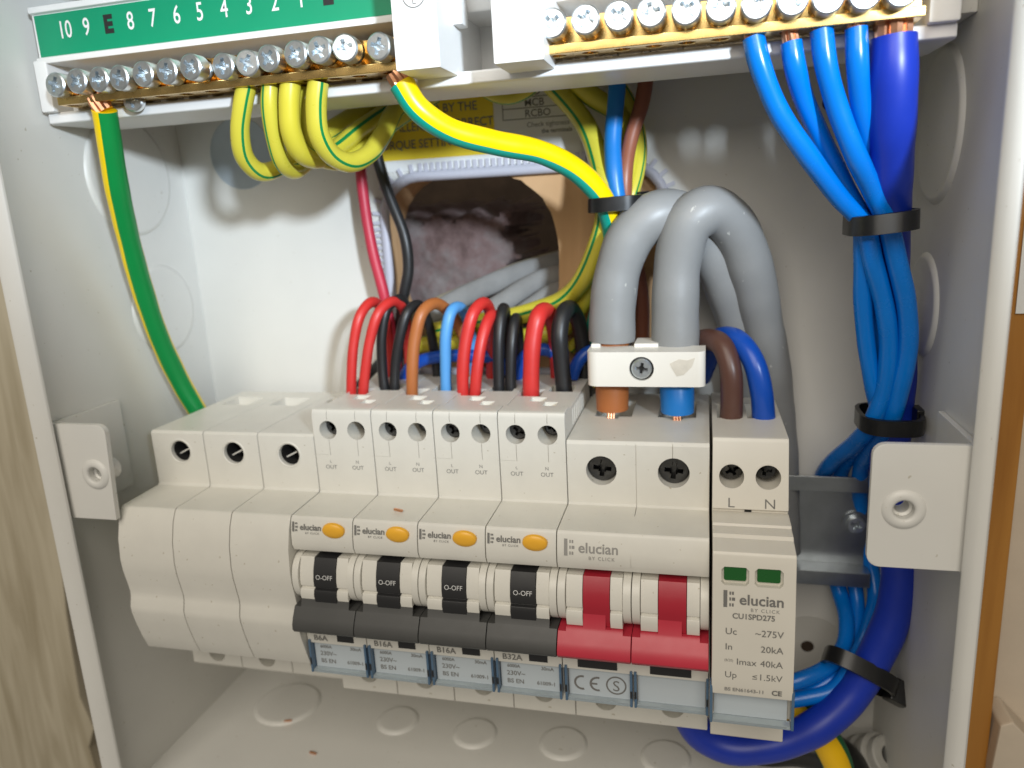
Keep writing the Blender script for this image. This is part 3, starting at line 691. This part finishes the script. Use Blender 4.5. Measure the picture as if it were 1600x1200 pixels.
# surge protector
sp = thing('surge_protector', 'narrow surge protector with two green windows at the right end of the row', 'surge protector', (162, 0, 0))
pr = [(6, 41.2), (6, -38), (60.8, -36.6), (62, -35.6), (62, -22.5), (74.6, -19.6), (75.6, -12.2), (78.4, -12), (78.8, -8), (78.6, 3), (78.1, 10), (77.2, 17), (76.6, 21.8), (76.0, 22.5), (70.3, 23.2), (69.6, 23.9), (65.4, 24.0), (65.0, 24.5), (61.0, 24.6), (58.6, 24.65), (57.2, 24.3), (57.2, 25.0), (58.1, 25.2), (54.3, 41.0), (53.6, 41.9), (52.8, 42.1)]
b = new_obj('body', prism(pr, .5+G, 18.3, bev=.22, ang=50), M_abs2, sp)
cb = bmesh.new()
for x in (5.1, 13.6): cyl_cut(cb, x, 32.9, 2.95, 46, 64)
boolean(b, cb)
cb = bmesh.new()
def octo(x0, x1, z0, z1, c=.7): return [(x0+c, z0), (x1-c, z0), (x1, z0+c), (x1, z1-c), (x1-c, z1), (x0+c, z1), (x0, z1-c), (x0, z0+c)]
WN = ((2.5, 8.4), (9.6, 15.6))
for x0, x1 in WN: prism(octo(x0, x1, 15.1, 19.3), 76.0, 84, cb, axis='d')
boolean(b, cb)
cb = bmesh.new(); box((1.9, 20, 37), (8.2, 35.6, 46), cb); box((9.6, 20, 37), (16.4, 35.6, 46), cb); boolean(b, cb)
for x in (5.1, 13.6):
    s = new_obj('terminal_screw', screw_bm(2.7, 2), M_steel, sp, (x, 50.6, 33.7)); s.rotation_euler = (.25, .7+x, 0)
    bm = lathe([(2.95, 0), (3.2, .12), (3.9, .05)], (x, 56.15, 32.9), (0, -1, .23), 28, close=False); new_obj('hole_rim', bm, M_abs2, sp)
bm = lathe([(0, .05), (.5, .05), (.5, 0)], (9.1, 57.5, 24.9), OUT, 8)
bm = box((8.2, 57.2, 24.3), (9.8, 57.6, 24.9)); new_obj('catch', bm, M_hole, sp)
for x0, x1 in WN:
    bm = prism(octo(x0+.55, x1-.55, 15.9, 19.25, .3), 76.05, 76.6, axis='d'); new_obj('indicator_window', bm, M_greenw, sp)
FU = (-.6, 7)
logo(sp, 3.1, 78.0, 10.9, 2.5, M_ink, up=FU)
text('CU1SPD275', sp, (4.9, 78.4, 7.6), 1.3, M_ink, FU, bold=.03, sx=1.0)
for s_, x in (('L', 4.1), ('N', 12.6)): text(s_, sp, (x, 57.95, 25.6), 2.45, M_ink, (-3.8, 15.8), sx=1.1)
for l, r_, z in (('Uc', '~275V', 3.7), ('In', '20kA', -.1), ('Imax', '40kA', -3.7), ('Up', '\u22641.5kV', -7.2)):
    d = 78.65 if z > 0 else 78.78
    text(l, sp, (5.9 if l == 'Imax' else 3.4, d, z), 1.65, M_ink, (-.2, 7) if z > 0 else (.02, 1)); text(r_, sp, (15.9, d, z), 1.65, M_ink, (-.2, 7) if z > 0 else (.02, 1), align='RIGHT')
text('(8/20)', sp, (3.3, 78.78, -3.1), .7, M_inklight, (.02, 1), sx=.85)
text('BS EN61643-11', sp, (3.4, 78.65, -10.7), .95, M_inklight, (.1, 1), sx=1.05, bold=.03); text('CE', sp, (15.9, 78.65, -10.8), 1.35, M_ink, (.1, 1), align='RIGHT', bold=.05)
bm = box((1.2, 75.7, -19.4), (17.4, 76.1, -12.4)); new_obj('label_card', bm, M_label, sp)
bm = box((.9, 76.1, -19.7), (18.0, 78.4, -18.8), bev=.15); f = new_obj('clear_cover', bm, M_clear, sp)
for xa in (.2, 18.05):
    bm = box((xa, 75.6, -19.7), (xa+.65, 78.6, -9.8), bev=.15); new_obj('cover_side', bm, M_cleard, f)

# ------------------------------------------------------------------ cable clamp over the main switch
E0, E1 = (135.1,28.5,41.0), (153.3,30.1,41.0)
CD = 31.0
a, b = (129.7,40.0,61.0), (160.8,40.0,51.0)
cx0, cx1, cz0, cz1 = a[0], b[0], b[2]+.2, a[2]-.4
cl = thing('cable_clamp', 'white plastic bar clamping the two thick grey cables above the main switch', 'clamp')
cs = (144.4,40.0,56.1)
pts = [(cx0, 31)]+[(cx0+3.0-3.0*math.cos(t), 37+3.0*math.sin(t)) for t in [math.pi/2*k/6 for k in range(7)]]+[(cx1-2.0+2.0*math.sin(t), 38+2.0*math.cos(t)) for t in [math.pi/2*k/6 for k in range(7)]]+[(cx1, 31)]
bm = plate(pts, [], cz0, cz1, axis='z', bev=.35); cbody = new_obj('front_bar', bm, M_cream, cl)
cb = bmesh.new(); cyl_cut(cb, cs[0], cs[2], 3.25, 39.0, 44, 32); boolean(cbody, cb)
bm = lathe([(3.2, 0), (3.2, .12), (2.9, .25), (0, .25)], (cs[0], 38.95, cs[2]), OUT, 28); new_obj('washer', bm, M_steel, cl)
s = new_obj('clamp_screw', screw_bm(2.7, 1.1), M_zinc, cl, (cs[0], 39.1, cs[2])); s.rotation_euler.y = .15
bm = plate([(cx0+.8, 20), (cx1-.5, 20), (cx1-.5, 30.9), (cx0+.8, 30.9)], [circ(E0[0], E0[1], 5.0), circ(E1[0], E0[1], 5.0)], cz0+1.0, cz1-.8, axis='z', bev=.3); new_obj('rear_bar', bm, M_cream, cl)
for q in (cx0+.4, cs[0]-2.5): 
    bm = box((q, 24, cz1-.9), (q+(6.5 if q > cx0+1 else 2.6), 33, cz1+1.0), bev=.3); new_obj('bridge', bm, M_cream, cl)

q = [(151.7,40.1,57.5),(154.0,40.1,58.7),(156.2,40.1,58.4),(158.2,40.1,59.1),(157.4,40.1,56.7),(155.3,40.1,54.5),(153.5,40.1,54.1),(152.3,40.1,56.2)]
bm = plate([(a[0], a[2]) for a in q], [], 39.99, 40.09); new_obj('chipped_patch', bm, mat('yellowed_plastic', (.66, .61, .52), .6, vary=.15, vscale=300), cbody)

# ------------------------------------------------------------------ cables
def cable(name, label, pts, r, m, group=None, cat='cable', copper=None, n=16, flat=1.0, twist=0.0, rad=None, step=1.2):
    bm = tube(pts, r, n, step, flat, twist, origin=pts[0], rad=rad)
    o = new_obj(name, bm, m, None, pts[0], smooth=60); tag(o, label, cat, group)
    if copper:                                        # bare strands beyond the first point, towards `copper`
        a, b = Vector(pts[0]), Vector(copper); ax = (b-a)
        bm = bmesh.new(); u, v, w_ = basis(ax); k = 7 if r > 2 else 4; rs = r*(.30 if k == 7 else .34)
        for i in range(k):
            t = 2*math.pi*i/(k-1); rr = 0 if i == k-1 else r*.52; off = (u*math.cos(t)+v*math.sin(t))*rr
            tube([tuple(off+ax*(-.05)), tuple(off+ax*.5), tuple(off*.8+ax)], rs, 7, 1.5, bm=bm)
        new_obj('copper_strand', bm, M_copper, o)
    return o
G1 = 'bright blue neutral wires bundled at the right'
# four bright blue neutrals
cable('blue_wire', 'bright blue wire leaving furthest left from the neutral bar, front of the bundle', [(170.0,59.0,131.4),(171.4,59.0,126.0),(175.5,56.8,116.7),(182.3,52.8,107.2),(190.3,46.0,97.7),(196.3,42.5,91.3),(198.9,42.0,82.3),(202.4,40.0,71.4),(204.4,38.0,60.8),(204.3,36.0,49.7),(202.5,33.0,40.4),(200.4,24.0,31.9),(196.8,12.0,22.0),(195.4,4.0,13.8),(195.8,3.0,2.5),(198.9,3.0,-12.4),(201.7,8.0,-22.7),(202.3,16.0,-26.7),(200.6,23.0,-31.1),(195.5,29.0,-34.4),(187.7,33.0,-36.8),(179.0,34.0,-39.3),(170.0,36.0,-40.6)], 2.3, M_blue, copper=(169.3,59.5,133.3))
cable('blue_wire', 'second bright blue wire from the left, passing behind its neighbours', [(177.6,58.0,129.8),(178.4,58.0,125.5),(180.6,54.8,119.4),(185.2,49.8,110.9),(191.2,44.8,100.3),(195.9,41.2,92.0),(197.0,40.0,83.7),(197.9,38.0,72.7),(199.7,36.0,61.2),(202.5,34.0,49.2),(204.9,30.0,41.0),(203.4,22.0,32.4),(201.5,10.0,22.7),(200.5,4.0,14.2),(201.7,3.0,2.8),(204.2,3.0,-12.0),(206.3,8.0,-22.3),(205.4,15.0,-29.1),(202.3,22.0,-34.1),(197.9,28.0,-37.4),(190.7,31.0,-41.6),(181.0,32.0,-45.1),(170.2,33.0,-46.2)], 2.2, M_blue, copper=(177.0,58.5,132.5))
cable('blue_wire', 'third bright blue wire from the left, curving in front to the black tie', [(183.3,59.0,131.5),(184.4,59.0,124.8),(187.2,56.8,116.7),(191.8,53.8,106.8),(197.5,47.0,97.8),(201.3,43.5,91.1),(203.9,43.0,82.2),(206.9,41.0,72.2),(208.4,39.0,61.7),(207.7,37.0,50.8),(206.8,34.0,41.7),(205.3,24.0,32.0),(204.7,12.0,20.3),(207.0,4.0,3.5),(209.8,5.0,-10.7),(211.2,10.0,-20.8),(207.5,20.0,-27.0),(202.9,29.0,-31.1),(197.2,32.0,-39.3),(188.8,33.0,-42.6),(179.1,34.0,-44.7)], 2.3, M_blue, copper=(182.9,59.5,133.4))
cable('blue_wire', 'fourth bright blue wire, straight down beside the thick navy cable', [(189.9,59.0,131.1),(190.5,59.0,124.2),(192.0,55.8,117.0),(194.6,50.8,109.5),(198.1,42.8,99.9),(199.4,38.2,91.8),(199.7,36.0,83.3),(201.8,33.0,72.0),(203.9,31.0,56.9),(206.2,28.0,42.5),(207.7,20.0,29.3),(208.8,14.0,15.7)], 2.2, M_blue, copper=(189.5,59.5,132.9))
cable('navy_cable', 'thick navy blue cable from the neutral bar down round to the main switch', [(197.4,56.0,129.2),(197.9,56.0,121.5),(198.9,52.8,111.6),(200.7,45.8,101.1),(202.6,37.8,91.6),(205.2,30.2,78.0),(207.9,27.0,64.5),(209.4,26.0,52.4),(209.4,25.0,40.0),(208.9,26.0,24.1),(211.1,28.0,6.4),(212.4,30.0,-3.9),(211.2,31.0,-15.0),(207.9,32.0,-25.8),(201.4,34.0,-39.4),(191.4,37.0,-49.3),(179.9,38.0,-55.7),(168.4,38.0,-58.0),(160.2,38.0,-54.6),(155.2,38.0,-46.4)], 4.75, M_navy, copper=(197.2,56.5,133.5), n=22)
# big earth down the left
cable('earth_cable', 'thick green cable with a yellow edge hanging at the left of the box', [(7.2,59.0,129.8),(5.4,57.0,123.2),(1.7,52.8,111.0),(-2.5,46.8,96.8),(-5.7,40.8,81.3),(-6.9,35.2,64.4),(-5.7,30.0,48.5),(-2.3,27.0,35.7),(0.2,24.0,20.1)], 3.15, M_gy_left, twist=.0048, copper=(5.6,60.0,133.3), n=22)
# main earth across the top
cable('earth_cable', 'yellow and teal cable sweeping from the earth bar into the black tie', [(90.9,59.0,129.2),(94.0,58.0,123.6),(99.9,53.8,118.6),(109.1,46.8,115.4),(119.5,38.8,112.7),(127.4,32.2,108.0),(133.0,27.0,101.3),(135.4,24.0,94.3),(134.7,18.0,84.3),(130.3,10.0,70.4),(126.9,6.0,58.0),(125.3,5.0,43.3)], 3.0, M_gy_mid, copper=(89.4,60.0,131.7), n=22)
# earth loops below the earth bar
LG = 'yellow loops under the earth bar'
cable('earth_loop', 'leftmost yellow earth loop with a green stripe, hanging under the earth bar', [(49.9,58.6,132.8),(47.9,58.6,127.7),(45.5,57.5,121.8),(44.0,54.6,115.8),(44.7,49.7,112.2),(46.9,43.1,113.3),(50.2,36.0,118.0),(56.7,28.0,124.1),(62.7,18.0,129.9),(73.4,8.0,135.6),(88.9,5.0,138.2)], 2.45, M_gy_loop, LG)
cable('earth_loop', 'second yellow earth loop from the left, its stripe running down the front', [(56.3,58.6,132.5),(55.4,58.6,127.1),(54.3,56.5,119.7),(53.5,52.6,113.7),(53.1,46.7,111.8),(53.0,39.1,114.2),(55.2,30.0,120.2),(61.4,18.0,127.3),(74.0,10.0,133.5),(89.4,7.0,136.5)], 2.1, M_gy_loop2, LG)
cable('earth_loop', 'broad plain yellow earth loop in the middle of the hanging loops', [(61.9,58.6,132.1),(60.8,58.6,126.7),(59.9,57.5,120.8),(59.8,53.6,115.9),(60.3,46.7,114.6),(61.9,39.1,117.0),(64.5,28.0,122.7),(69.9,16.0,129.2),(83.9,9.0,134.5)], 2.6, M_gy_back, LG)
cable('earth_loop', 'yellow earth loop mostly hidden between two broader loops', [(63.6,53.6,131.7),(61.7,52.6,126.4),(60.9,50.5,119.7),(60.8,45.6,114.9),(62.9,38.7,113.8),(65.7,29.1,117.3),(69.9,17.0,124.7),(81.8,9.0,132.9)], 2.2, M_gy_loop, LG)
cable('earth_loop', 'rightmost and broadest yellow earth loop, turning up to the right', [(69.3,58.6,131.4),(68.1,58.6,126.1),(67.4,57.5,119.8),(68.0,53.6,115.1),(69.9,47.7,113.0),(72.1,40.1,115.1),(73.2,31.0,121.0),(73.9,22.0,128.2),(78.9,12.0,134.6)], 2.6, M_gy_loop, LG)
cable('earth_wire', 'short yellow arc of wire just under the middle of the carrier', [(94.1,9.0,137.6),(98.7,9.0,132.6),(104.4,9.0,130.7),(110.3,9.0,132.3),(114.3,9.0,135.8)], 2.2, M_gy_back)
# wires up the middle into the tie
cable('earth_wire', 'yellow wire dropping behind the sweeping cable into the black tie', [(113.2,8.0,137.4),(120.4,8.0,129.8),(126.8,9.0,121.3),(131.0,14.0,111.1),(133.1,20.0,102.1),(133.3,21.0,94.3),(129.9,18.0,85.3),(124.9,14.0,76.8),(118.4,9.0,70.9),(109.6,6.0,67.5),(98.7,5.0,64.9),(85.4,4.0,63.0),(71.9,4.0,60.2)], 3.0, M_gy_loop2)
cable('earth_wire', 'yellow wire with green line beside the sky blue wire above the tie', [(120.7,8.0,136.7),(128.8,8.0,129.1),(136.5,8.0,123.3),(139.1,10.0,116.0),(139.1,15.0,107.0),(136.0,18.0,98.5),(132.4,15.0,89.6),(128.6,10.0,78.2),(122.8,6.0,68.1),(116.1,4.0,60.8),(100.3,4.0,58.4),(78.0,3.0,56.7),(64.3,3.0,55.8)], 2.9, M_gy_back)
cable('earth_wire', 'thin yellow wire showing at the right of the brown wire above the tie', [(133.5,8.0,135.6),(139.7,8.0,125.6),(142.4,10.0,114.9),(141.9,14.0,106.9),(139.5,17.0,98.3),(134.8,12.0,87.5),(130.9,6.0,73.8),(126.2,3.0,61.5),(118.8,3.0,54.4)], 2.0, M_gy_loop)
cable('sky_wire', 'sky blue wire running straight down into the upper black tie', [(137.0,14.0,134.4),(136.3,15.0,126.0),(135.4,17.0,115.8),(136.1,20.0,105.4),(137.0,20.0,97.6),(136.3,10.0,83.6),(135.4,5.0,63.7)], 2.4, M_clampblue)
cable('brown_wire', 'reddish brown wire running down into the upper black tie and behind the grey cables', [(144.7,10.0,134.6),(143.2,12.0,125.8),(140.1,15.0,115.6),(138.7,18.0,105.3),(138.8,17.0,96.6),(140.3,8.0,83.3),(142.0,5.0,69.5),(141.6,4.0,51.4)], 2.1, M_rust)
cable('red_wire', 'single crimson wire hanging left of the cable opening', [(54.4,6.0,132.7),(55.0,8.0,118.2),(55.4,9.0,104.5),(57.2,10.0,88.4),(60.2,11.0,74.1),(61.1,9.0,59.1),(61.0,8.0,43.6),(60.2,8.0,30.2)], 1.75, M_oldred)
cable('black_wire', 'single black wire hanging in front of the left edge of the opening', [(58.3,6.0,133.3),(60.4,8.0,119.7),(63.8,9.0,106.0),(68.6,10.0,92.0),(68.9,10.0,81.9),(66.4,10.0,72.8),(63.1,8.0,61.0),(60.1,7.0,43.4)], 1.75, M_blk)
# supply tails and their inner cores
def tail(label, core_m, core_label, ent, pts, top_d):
    o = cable('grey_cable', label, pts, 6.35, M_tail, n=28, cat='cable', rad=lambda t: 6.35-1.0*min(1, max(0, (t-.35)/.3)))
    a = Vector(pts[0]); e = Vector(ent)
    c = new_obj('inner_core', tube([tuple(e+Vector((0, 0, .9))-a), tuple(e+Vector((0, 0, 3))-a), (0, 0, -2), (0, 0, 1.2)], 4.7, 22), core_m, o)
    bm = bmesh.new()
    for k in range(1, 4): tube([(e.x-a.x+(-2+k)*.75, e.y-a.y+3.2+.25*(k % 2), e.z-a.z+1.6), (e.x-a.x+(-2+k)*.75, e.y-a.y+4.9, e.z-a.z-3.5)], .42, 8, bm=bm)
    new_obj('copper_strand', bm, M_copper, c)
tail('thick grey cable ending in a brown core at the left of the clamp', M_brown, '', E0, [(135.2,27.0,61.5),(135.6,27.0,70.8),(137.4,27.0,81.4),(141.0,27.0,89.9),(146.5,26.0,94.8),(152.8,23.0,95.5),(158.8,19.0,90.1),(164.1,15.0,79.4),(168.6,11.0,66.0),(171.8,8.0,52.2),(174.0,7.0,34.2),(175.6,6.0,11.2)], 0)
tail('thick grey arched cable ending in a blue core at the right of the clamp', M_clampblue, '', E1, [(152.7,27.0,59.8),(152.7,27.0,72.2),(153.6,27.0,84.3),(156.6,28.0,93.4),(161.8,26.0,95.9),(167.5,22.0,91.6),(172.6,17.0,79.3),(176.2,13.0,64.4),(179.5,10.0,48.8),(181.7,8.0,32.6),(183.4,7.0,11.9),(184.4,7.0,-9.3)], 0)
cable('brown_wire', 'dark brown wire bending down into the surge protector', [(167.5,34.0,40.0),(167.6,35.0,47.4),(167.1,35.0,55.2),(165.0,32.0,60.7),(160.9,25.0,61.1),(156.8,17.0,56.9),(153.9,11.0,48.9)], 2.95, M_umber)
cable('blue_wire', 'deep blue wire bending down into the surge protector terminal marked N', [(175.9,34.0,41.1),(175.0,35.0,49.2),(172.8,34.0,57.2),(169.0,29.0,61.5),(164.9,22.0,60.9),(162.5,16.0,56.1),(159.5,11.0,47.0)], 2.95, M_blue2, copper=(176.6,33.0,38.5))
# breaker outgoing wires: (top entry, loop, back leg)
def loop(name, label, m, r, pts, group=None): return cable(name, label, pts, r, m, group, n=14)
loop('red_wire', 'leftmost red wire looping out of the first breaker', M_red, 1.6, [(54.1,29.0,44.2),(55.0,29.0,51.7),(56.4,28.0,61.6),(58.5,26.0,69.7),(60.2,21.0,73.0),(60.7,15.0,70.1),(60.4,11.0,61.6),(59.6,9.0,48.3),(58.8,9.0,35.0)])
loop('red_wire', 'second red wire looping out of the first breaker', M_red, 1.6, [(58.0,29.0,44.2),(59.5,29.0,51.8),(61.9,28.0,62.5),(64.7,26.0,70.4),(67.0,21.0,73.0),(68.1,15.0,70.0),(67.1,11.0,59.4),(65.8,9.0,46.1),(64.8,9.0,35.1)])
loop('black_wire', 'left black wire of the first breaker, its tail showing at lower left', M_blk, 1.6, [(63.2,24.0,45.1),(63.2,24.0,53.7),(64.2,24.0,63.8),(66.0,22.0,71.4),(68.0,17.0,73.3),(68.1,12.0,68.9),(63.3,9.0,59.0),(56.3,8.0,52.0),(50.4,8.0,46.7),(45.1,8.0,41.3)])
loop('black_wire', 'right black wire of the first breaker, crossing behind the brown one', M_blk, 1.6, [(66.5,24.0,45.1),(67.7,24.0,53.7),(70.4,24.0,63.7),(72.6,22.0,70.1),(74.2,17.0,71.3),(74.8,12.0,65.7),(75.1,9.0,55.8),(75.3,8.0,45.9),(74.9,8.0,34.9)])
loop('brown_wire', 'orange brown wire looping out of the second breaker', M_brown, 1.85, [(74.4,29.0,44.4),(75.1,29.0,52.8),(76.4,28.0,62.4),(78.7,26.0,70.2),(80.8,20.0,72.0),(83.0,14.0,68.3),(85.4,10.0,61.1),(87.1,8.0,50.2),(86.9,8.0,35.1)])
loop('sky_wire', 'sky blue wire looping out of the second breaker', M_sky, 1.75, [(83.6,24.0,44.8),(84.1,24.0,53.7),(85.0,24.0,63.6),(86.5,22.0,69.8),(87.5,17.0,70.3),(88.1,12.0,65.9),(88.2,9.0,55.7),(88.0,8.0,43.8)])
loop('red_wire', 'taller red wire of the pair looping out of the third breaker', M_red, 1.85, [(90.7,29.0,44.6),(91.1,29.0,52.8),(92.5,28.0,62.3),(94.7,26.0,69.9),(96.4,21.0,72.0),(96.6,15.0,68.2),(95.3,11.0,58.1),(93.6,9.0,39.8)])
loop('red_wire', 'shorter red wire of the pair looping out of the third breaker', M_red, 1.75, [(94.3,29.0,44.6),(95.5,29.0,52.9),(97.1,27.0,62.1),(98.4,23.0,67.5),(98.7,19.0,68.0),(97.2,14.0,61.7),(95.3,11.0,50.9),(93.8,10.0,37.9)])
loop('black_wire', 'taller black wire of the pair looping out of the third breaker', M_blk, 1.75, [(100.5,24.0,45.0),(100.8,24.0,53.7),(101.3,23.0,63.2),(101.7,20.0,68.9),(101.4,16.0,69.5),(100.5,12.0,63.3),(99.8,10.0,52.7),(98.8,9.0,39.9)])
loop('black_wire', 'shorter black wire of the pair looping out of the third breaker', M_blk, 1.65, [(104.1,24.0,45.2),(104.6,24.0,53.7),(105.2,23.0,61.3),(105.5,20.0,66.1),(105.1,16.0,66.3),(104.4,12.0,60.3),(103.6,10.0,50.7),(102.8,9.0,39.9)])
loop('red_wire', 'thick red wire looping out of the fourth breaker', M_red, 2.45, [(111.5,29.0,44.3),(111.9,29.0,52.9),(112.7,28.0,62.1),(114.1,26.0,68.5),(115.2,20.0,69.2),(115.9,14.0,64.4),(116.0,10.0,54.7),(115.8,9.0,40.1)])
loop('black_wire', 'thick black wire looping out of the fourth breaker', M_blk, 2.45, [(120.5,24.0,45.2),(120.1,25.0,54.9),(119.9,25.0,63.4),(120.7,22.0,68.5),(121.9,16.0,69.1),(123.4,12.0,64.0),(124.4,10.0,53.7),(124.2,9.0,40.2)])
loop('blue_wire', 'blue wire lying across behind the loops of the second and third breakers', M_blue2, 2.0, [(64.7,12.0,46.4),(67.3,12.0,50.0),(72.4,12.0,52.8),(80.8,12.0,54.0),(90.5,12.0,54.0),(97.5,11.0,52.5),(101.4,11.0,47.8)])
loop('blue_wire', 'blue wire rising behind the thick red loop of the fourth breaker', M_blue2, 2.0, [(102.9,12.0,46.5),(104.3,12.0,51.1),(107.4,12.0,54.8),(112.1,11.0,55.8),(116.3,10.0,53.5),(118.7,10.0,47.6)])
loop('blue_wire', 'blue wire curling up behind the left end of the cable clamp', M_blue2, 2.0, [(121.2,14.0,47.5),(122.7,14.0,51.5),(125.4,13.0,54.7),(130.1,11.0,55.7),(136.7,9.0,54.1)])
# old cables lying in the opening
def old(label, m, pts, r, flat): return cable('old_cable', label, pts, r, m, 'dusty old cables in the wall opening', n=14, flat=flat)
old('broad dusty grey flat cable reaching back across the opening', M_old, [(69.2,2.0,64.2),(80.5,-6.0,70.4),(94.4,-14.0,75.7),(106.3,-22.0,78.9),(122.6,-34.0,81.9)], 3.6, .55)
old('dusty cream cable lying lowest left in the opening', M_oldcream, [(64.6,2.0,64.3),(71.9,-4.0,68.1),(81.0,-12.0,71.9),(95.3,-20.0,77.3),(111.7,-30.0,81.4)], 2.6, .7)
old('dusty grey cable bulging in the middle of the opening', M_old, [(88.5,3.0,64.1),(96.9,-3.0,69.4),(106.5,-10.0,74.7),(118.1,-18.0,76.8)], 3.6, .7)
old('dusty grey cable at the lower right of the opening', M_old, [(98.3,4.0,62.0),(105.9,-1.0,67.4),(113.2,-8.0,71.6),(122.7,-16.0,72.5)], 3.2, .7)
# thick yellow and green cable low at the right
cable('earth_cable', 'thick yellow and green cable half hidden under the navy cable', [(176.1,24.0,-45.2),(185.7,26.0,-50.1),(194.1,27.0,-57.1),(199.3,27.0,-66.3),(202.1,27.0,-78.3)], 4.6, M_gy_floor, n=20)
cable('black_sleeve', 'black cable sleeve on the floor of the box beside the yellow and green cable', [(177.0,19.0,-72.2),(190.2,20.0,-69.0),(200.3,21.0,-70.0),(205.6,21.0,-77.2),(207.2,21.0,-87.5)], 6.0, M_tie, n=20, cat='sleeve')
g = thing('cable_gland', 'white ribbed cable gland in the lower right corner of the box', 'gland')
c = (211.8,12.0,-77.5)
for k, (r, h0, h1) in enumerate(((8.0, -3, 1.5), (7.0, 1.5, 4.5), (7.6, 4.5, 7.5), (6.2, 7.5, 11))):
    bm = lathe([(r-.5, h0), (r, h0+.5), (r, h1-.5), (r-.5, h1), (r-3, h1)], c, (.35, -.45, .55), 32, close=False); new_obj('rib', bm, M_gland, g)

# ------------------------------------------------------------------ black cable ties
def tie(label, c, u, v, w_, a, b, width, head_at, thick=1.0, hs=(2.6, 2.2)):
    """strap: ellipse of half axes a (along u) and b (along v) round the bundle running along w_"""
    t = thing('cable_tie', label, 'cable tie')
    u, v, w_ = [Vector(q).normalized() for q in (u, v, w_)]; c = Vector(c); bm = bmesh.new(); n = 44; rings = []
    for i in range(n):
        th = 2*math.pi*i/n; p_ = 3.0
        f = lambda A, B: c+u*A*math.copysign(abs(math.cos(th))**(2/p_), math.cos(th))+v*B*math.copysign(abs(math.sin(th))**(2/p_), math.sin(th))
        inn, out = f(a, b), f(a+thick, b+thick)
        rings.append([bm.verts.new(V(tuple(q))) for q in (inn-w_*width/2, inn+w_*width/2, out+w_*(width/2-.15), out-w_*(width/2-.15))])
    for i in range(n):
        A, B = rings[i], rings[(i+1) % n]
        for k in range(4): bm.faces.new((A[k], A[(k+1) % 4], B[(k+1) % 4], B[k]))
    bmesh.ops.recalc_face_normals(bm, faces=bm.faces); new_obj('strap', bm, M_tie, t)
    th = math.radians(head_at); hc = c+u*(a+thick+hs[1]*.35)*math.cos(th)+v*(b+thick+hs[1]*.35)*math.sin(th); rd = (u*math.cos(th)+v*math.sin(th)).normalized(); tg = w_.cross(rd)
    bm = bmesh.new(); bmesh.ops.create_cube(bm, size=1)
    for q in bm.verts:
        l = q.co.copy(); s_ = hc+rd*l.x*hs[1]*2+tg*l.y*hs[0]*2+w_*l.z*(width+1.6); q.co = V(tuple(s_))
    bmesh.ops.recalc_face_normals(bm, faces=bm.faces); bevel(bm, .5); new_obj('head', bm, M_tie, t)
tie('black cable tie highest on the bright blue bundle', (200.2,40.0,91.6), (1, .06, .09), (0, 1, 0), (.0, -.12, 1), 6.5, 10.2, 4.6, -62)
tie('black cable tie low on the blue bundle, its square head sticking out to the right', (207.2,29.5,40.4), (1, .1, .02), (0, 1, .02), (0, -.02, 1), 6.6, 9.2, 4.4, -8, hs=(3.2, 2.4))
tie('black cable tie on the lowest bend of the navy and blue cables', (203.7,30.0,-34.5), (.9, .1, -.40), (.0, .78, .62), (.35, -.6, .75), 9.4, 9.2, 4.8, 0, hs=(3.4, 2.8))
tie('black cable tie gathering the yellow, blue and brown wires beside the grey cables', (136.6,22.5,98.8), (1, -.12, .03), (.1, 1, 0), (0, 0, 1), 6.7, 7.6, 4.0, -40, hs=(2.4, 2.0))

# ------------------------------------------------------------------ copper scraps
def scrap(label, c, a, L):
    bm = box((-L/2, -.35, -.25), (L/2, .35, .35), bev=.15); o = new_obj('copper_scrap', bm, M_copper, None, c); o.rotation_euler.z = a
    tag(o, label, 'copper scrap')
scrap('bright copper offcut lying on top of the second switched breaker', ((82.6,64.8,23.4)), -.3, 2.8)
scrap('bright copper offcut on the largest knockout of the box floor', ((18.2,32.4,-73.6)), .35, 2.6)
scrap('dull copper offcut lying on the bare floor of the box in front', ((34.8,45.1,-74.1)), -.15, 2.6)
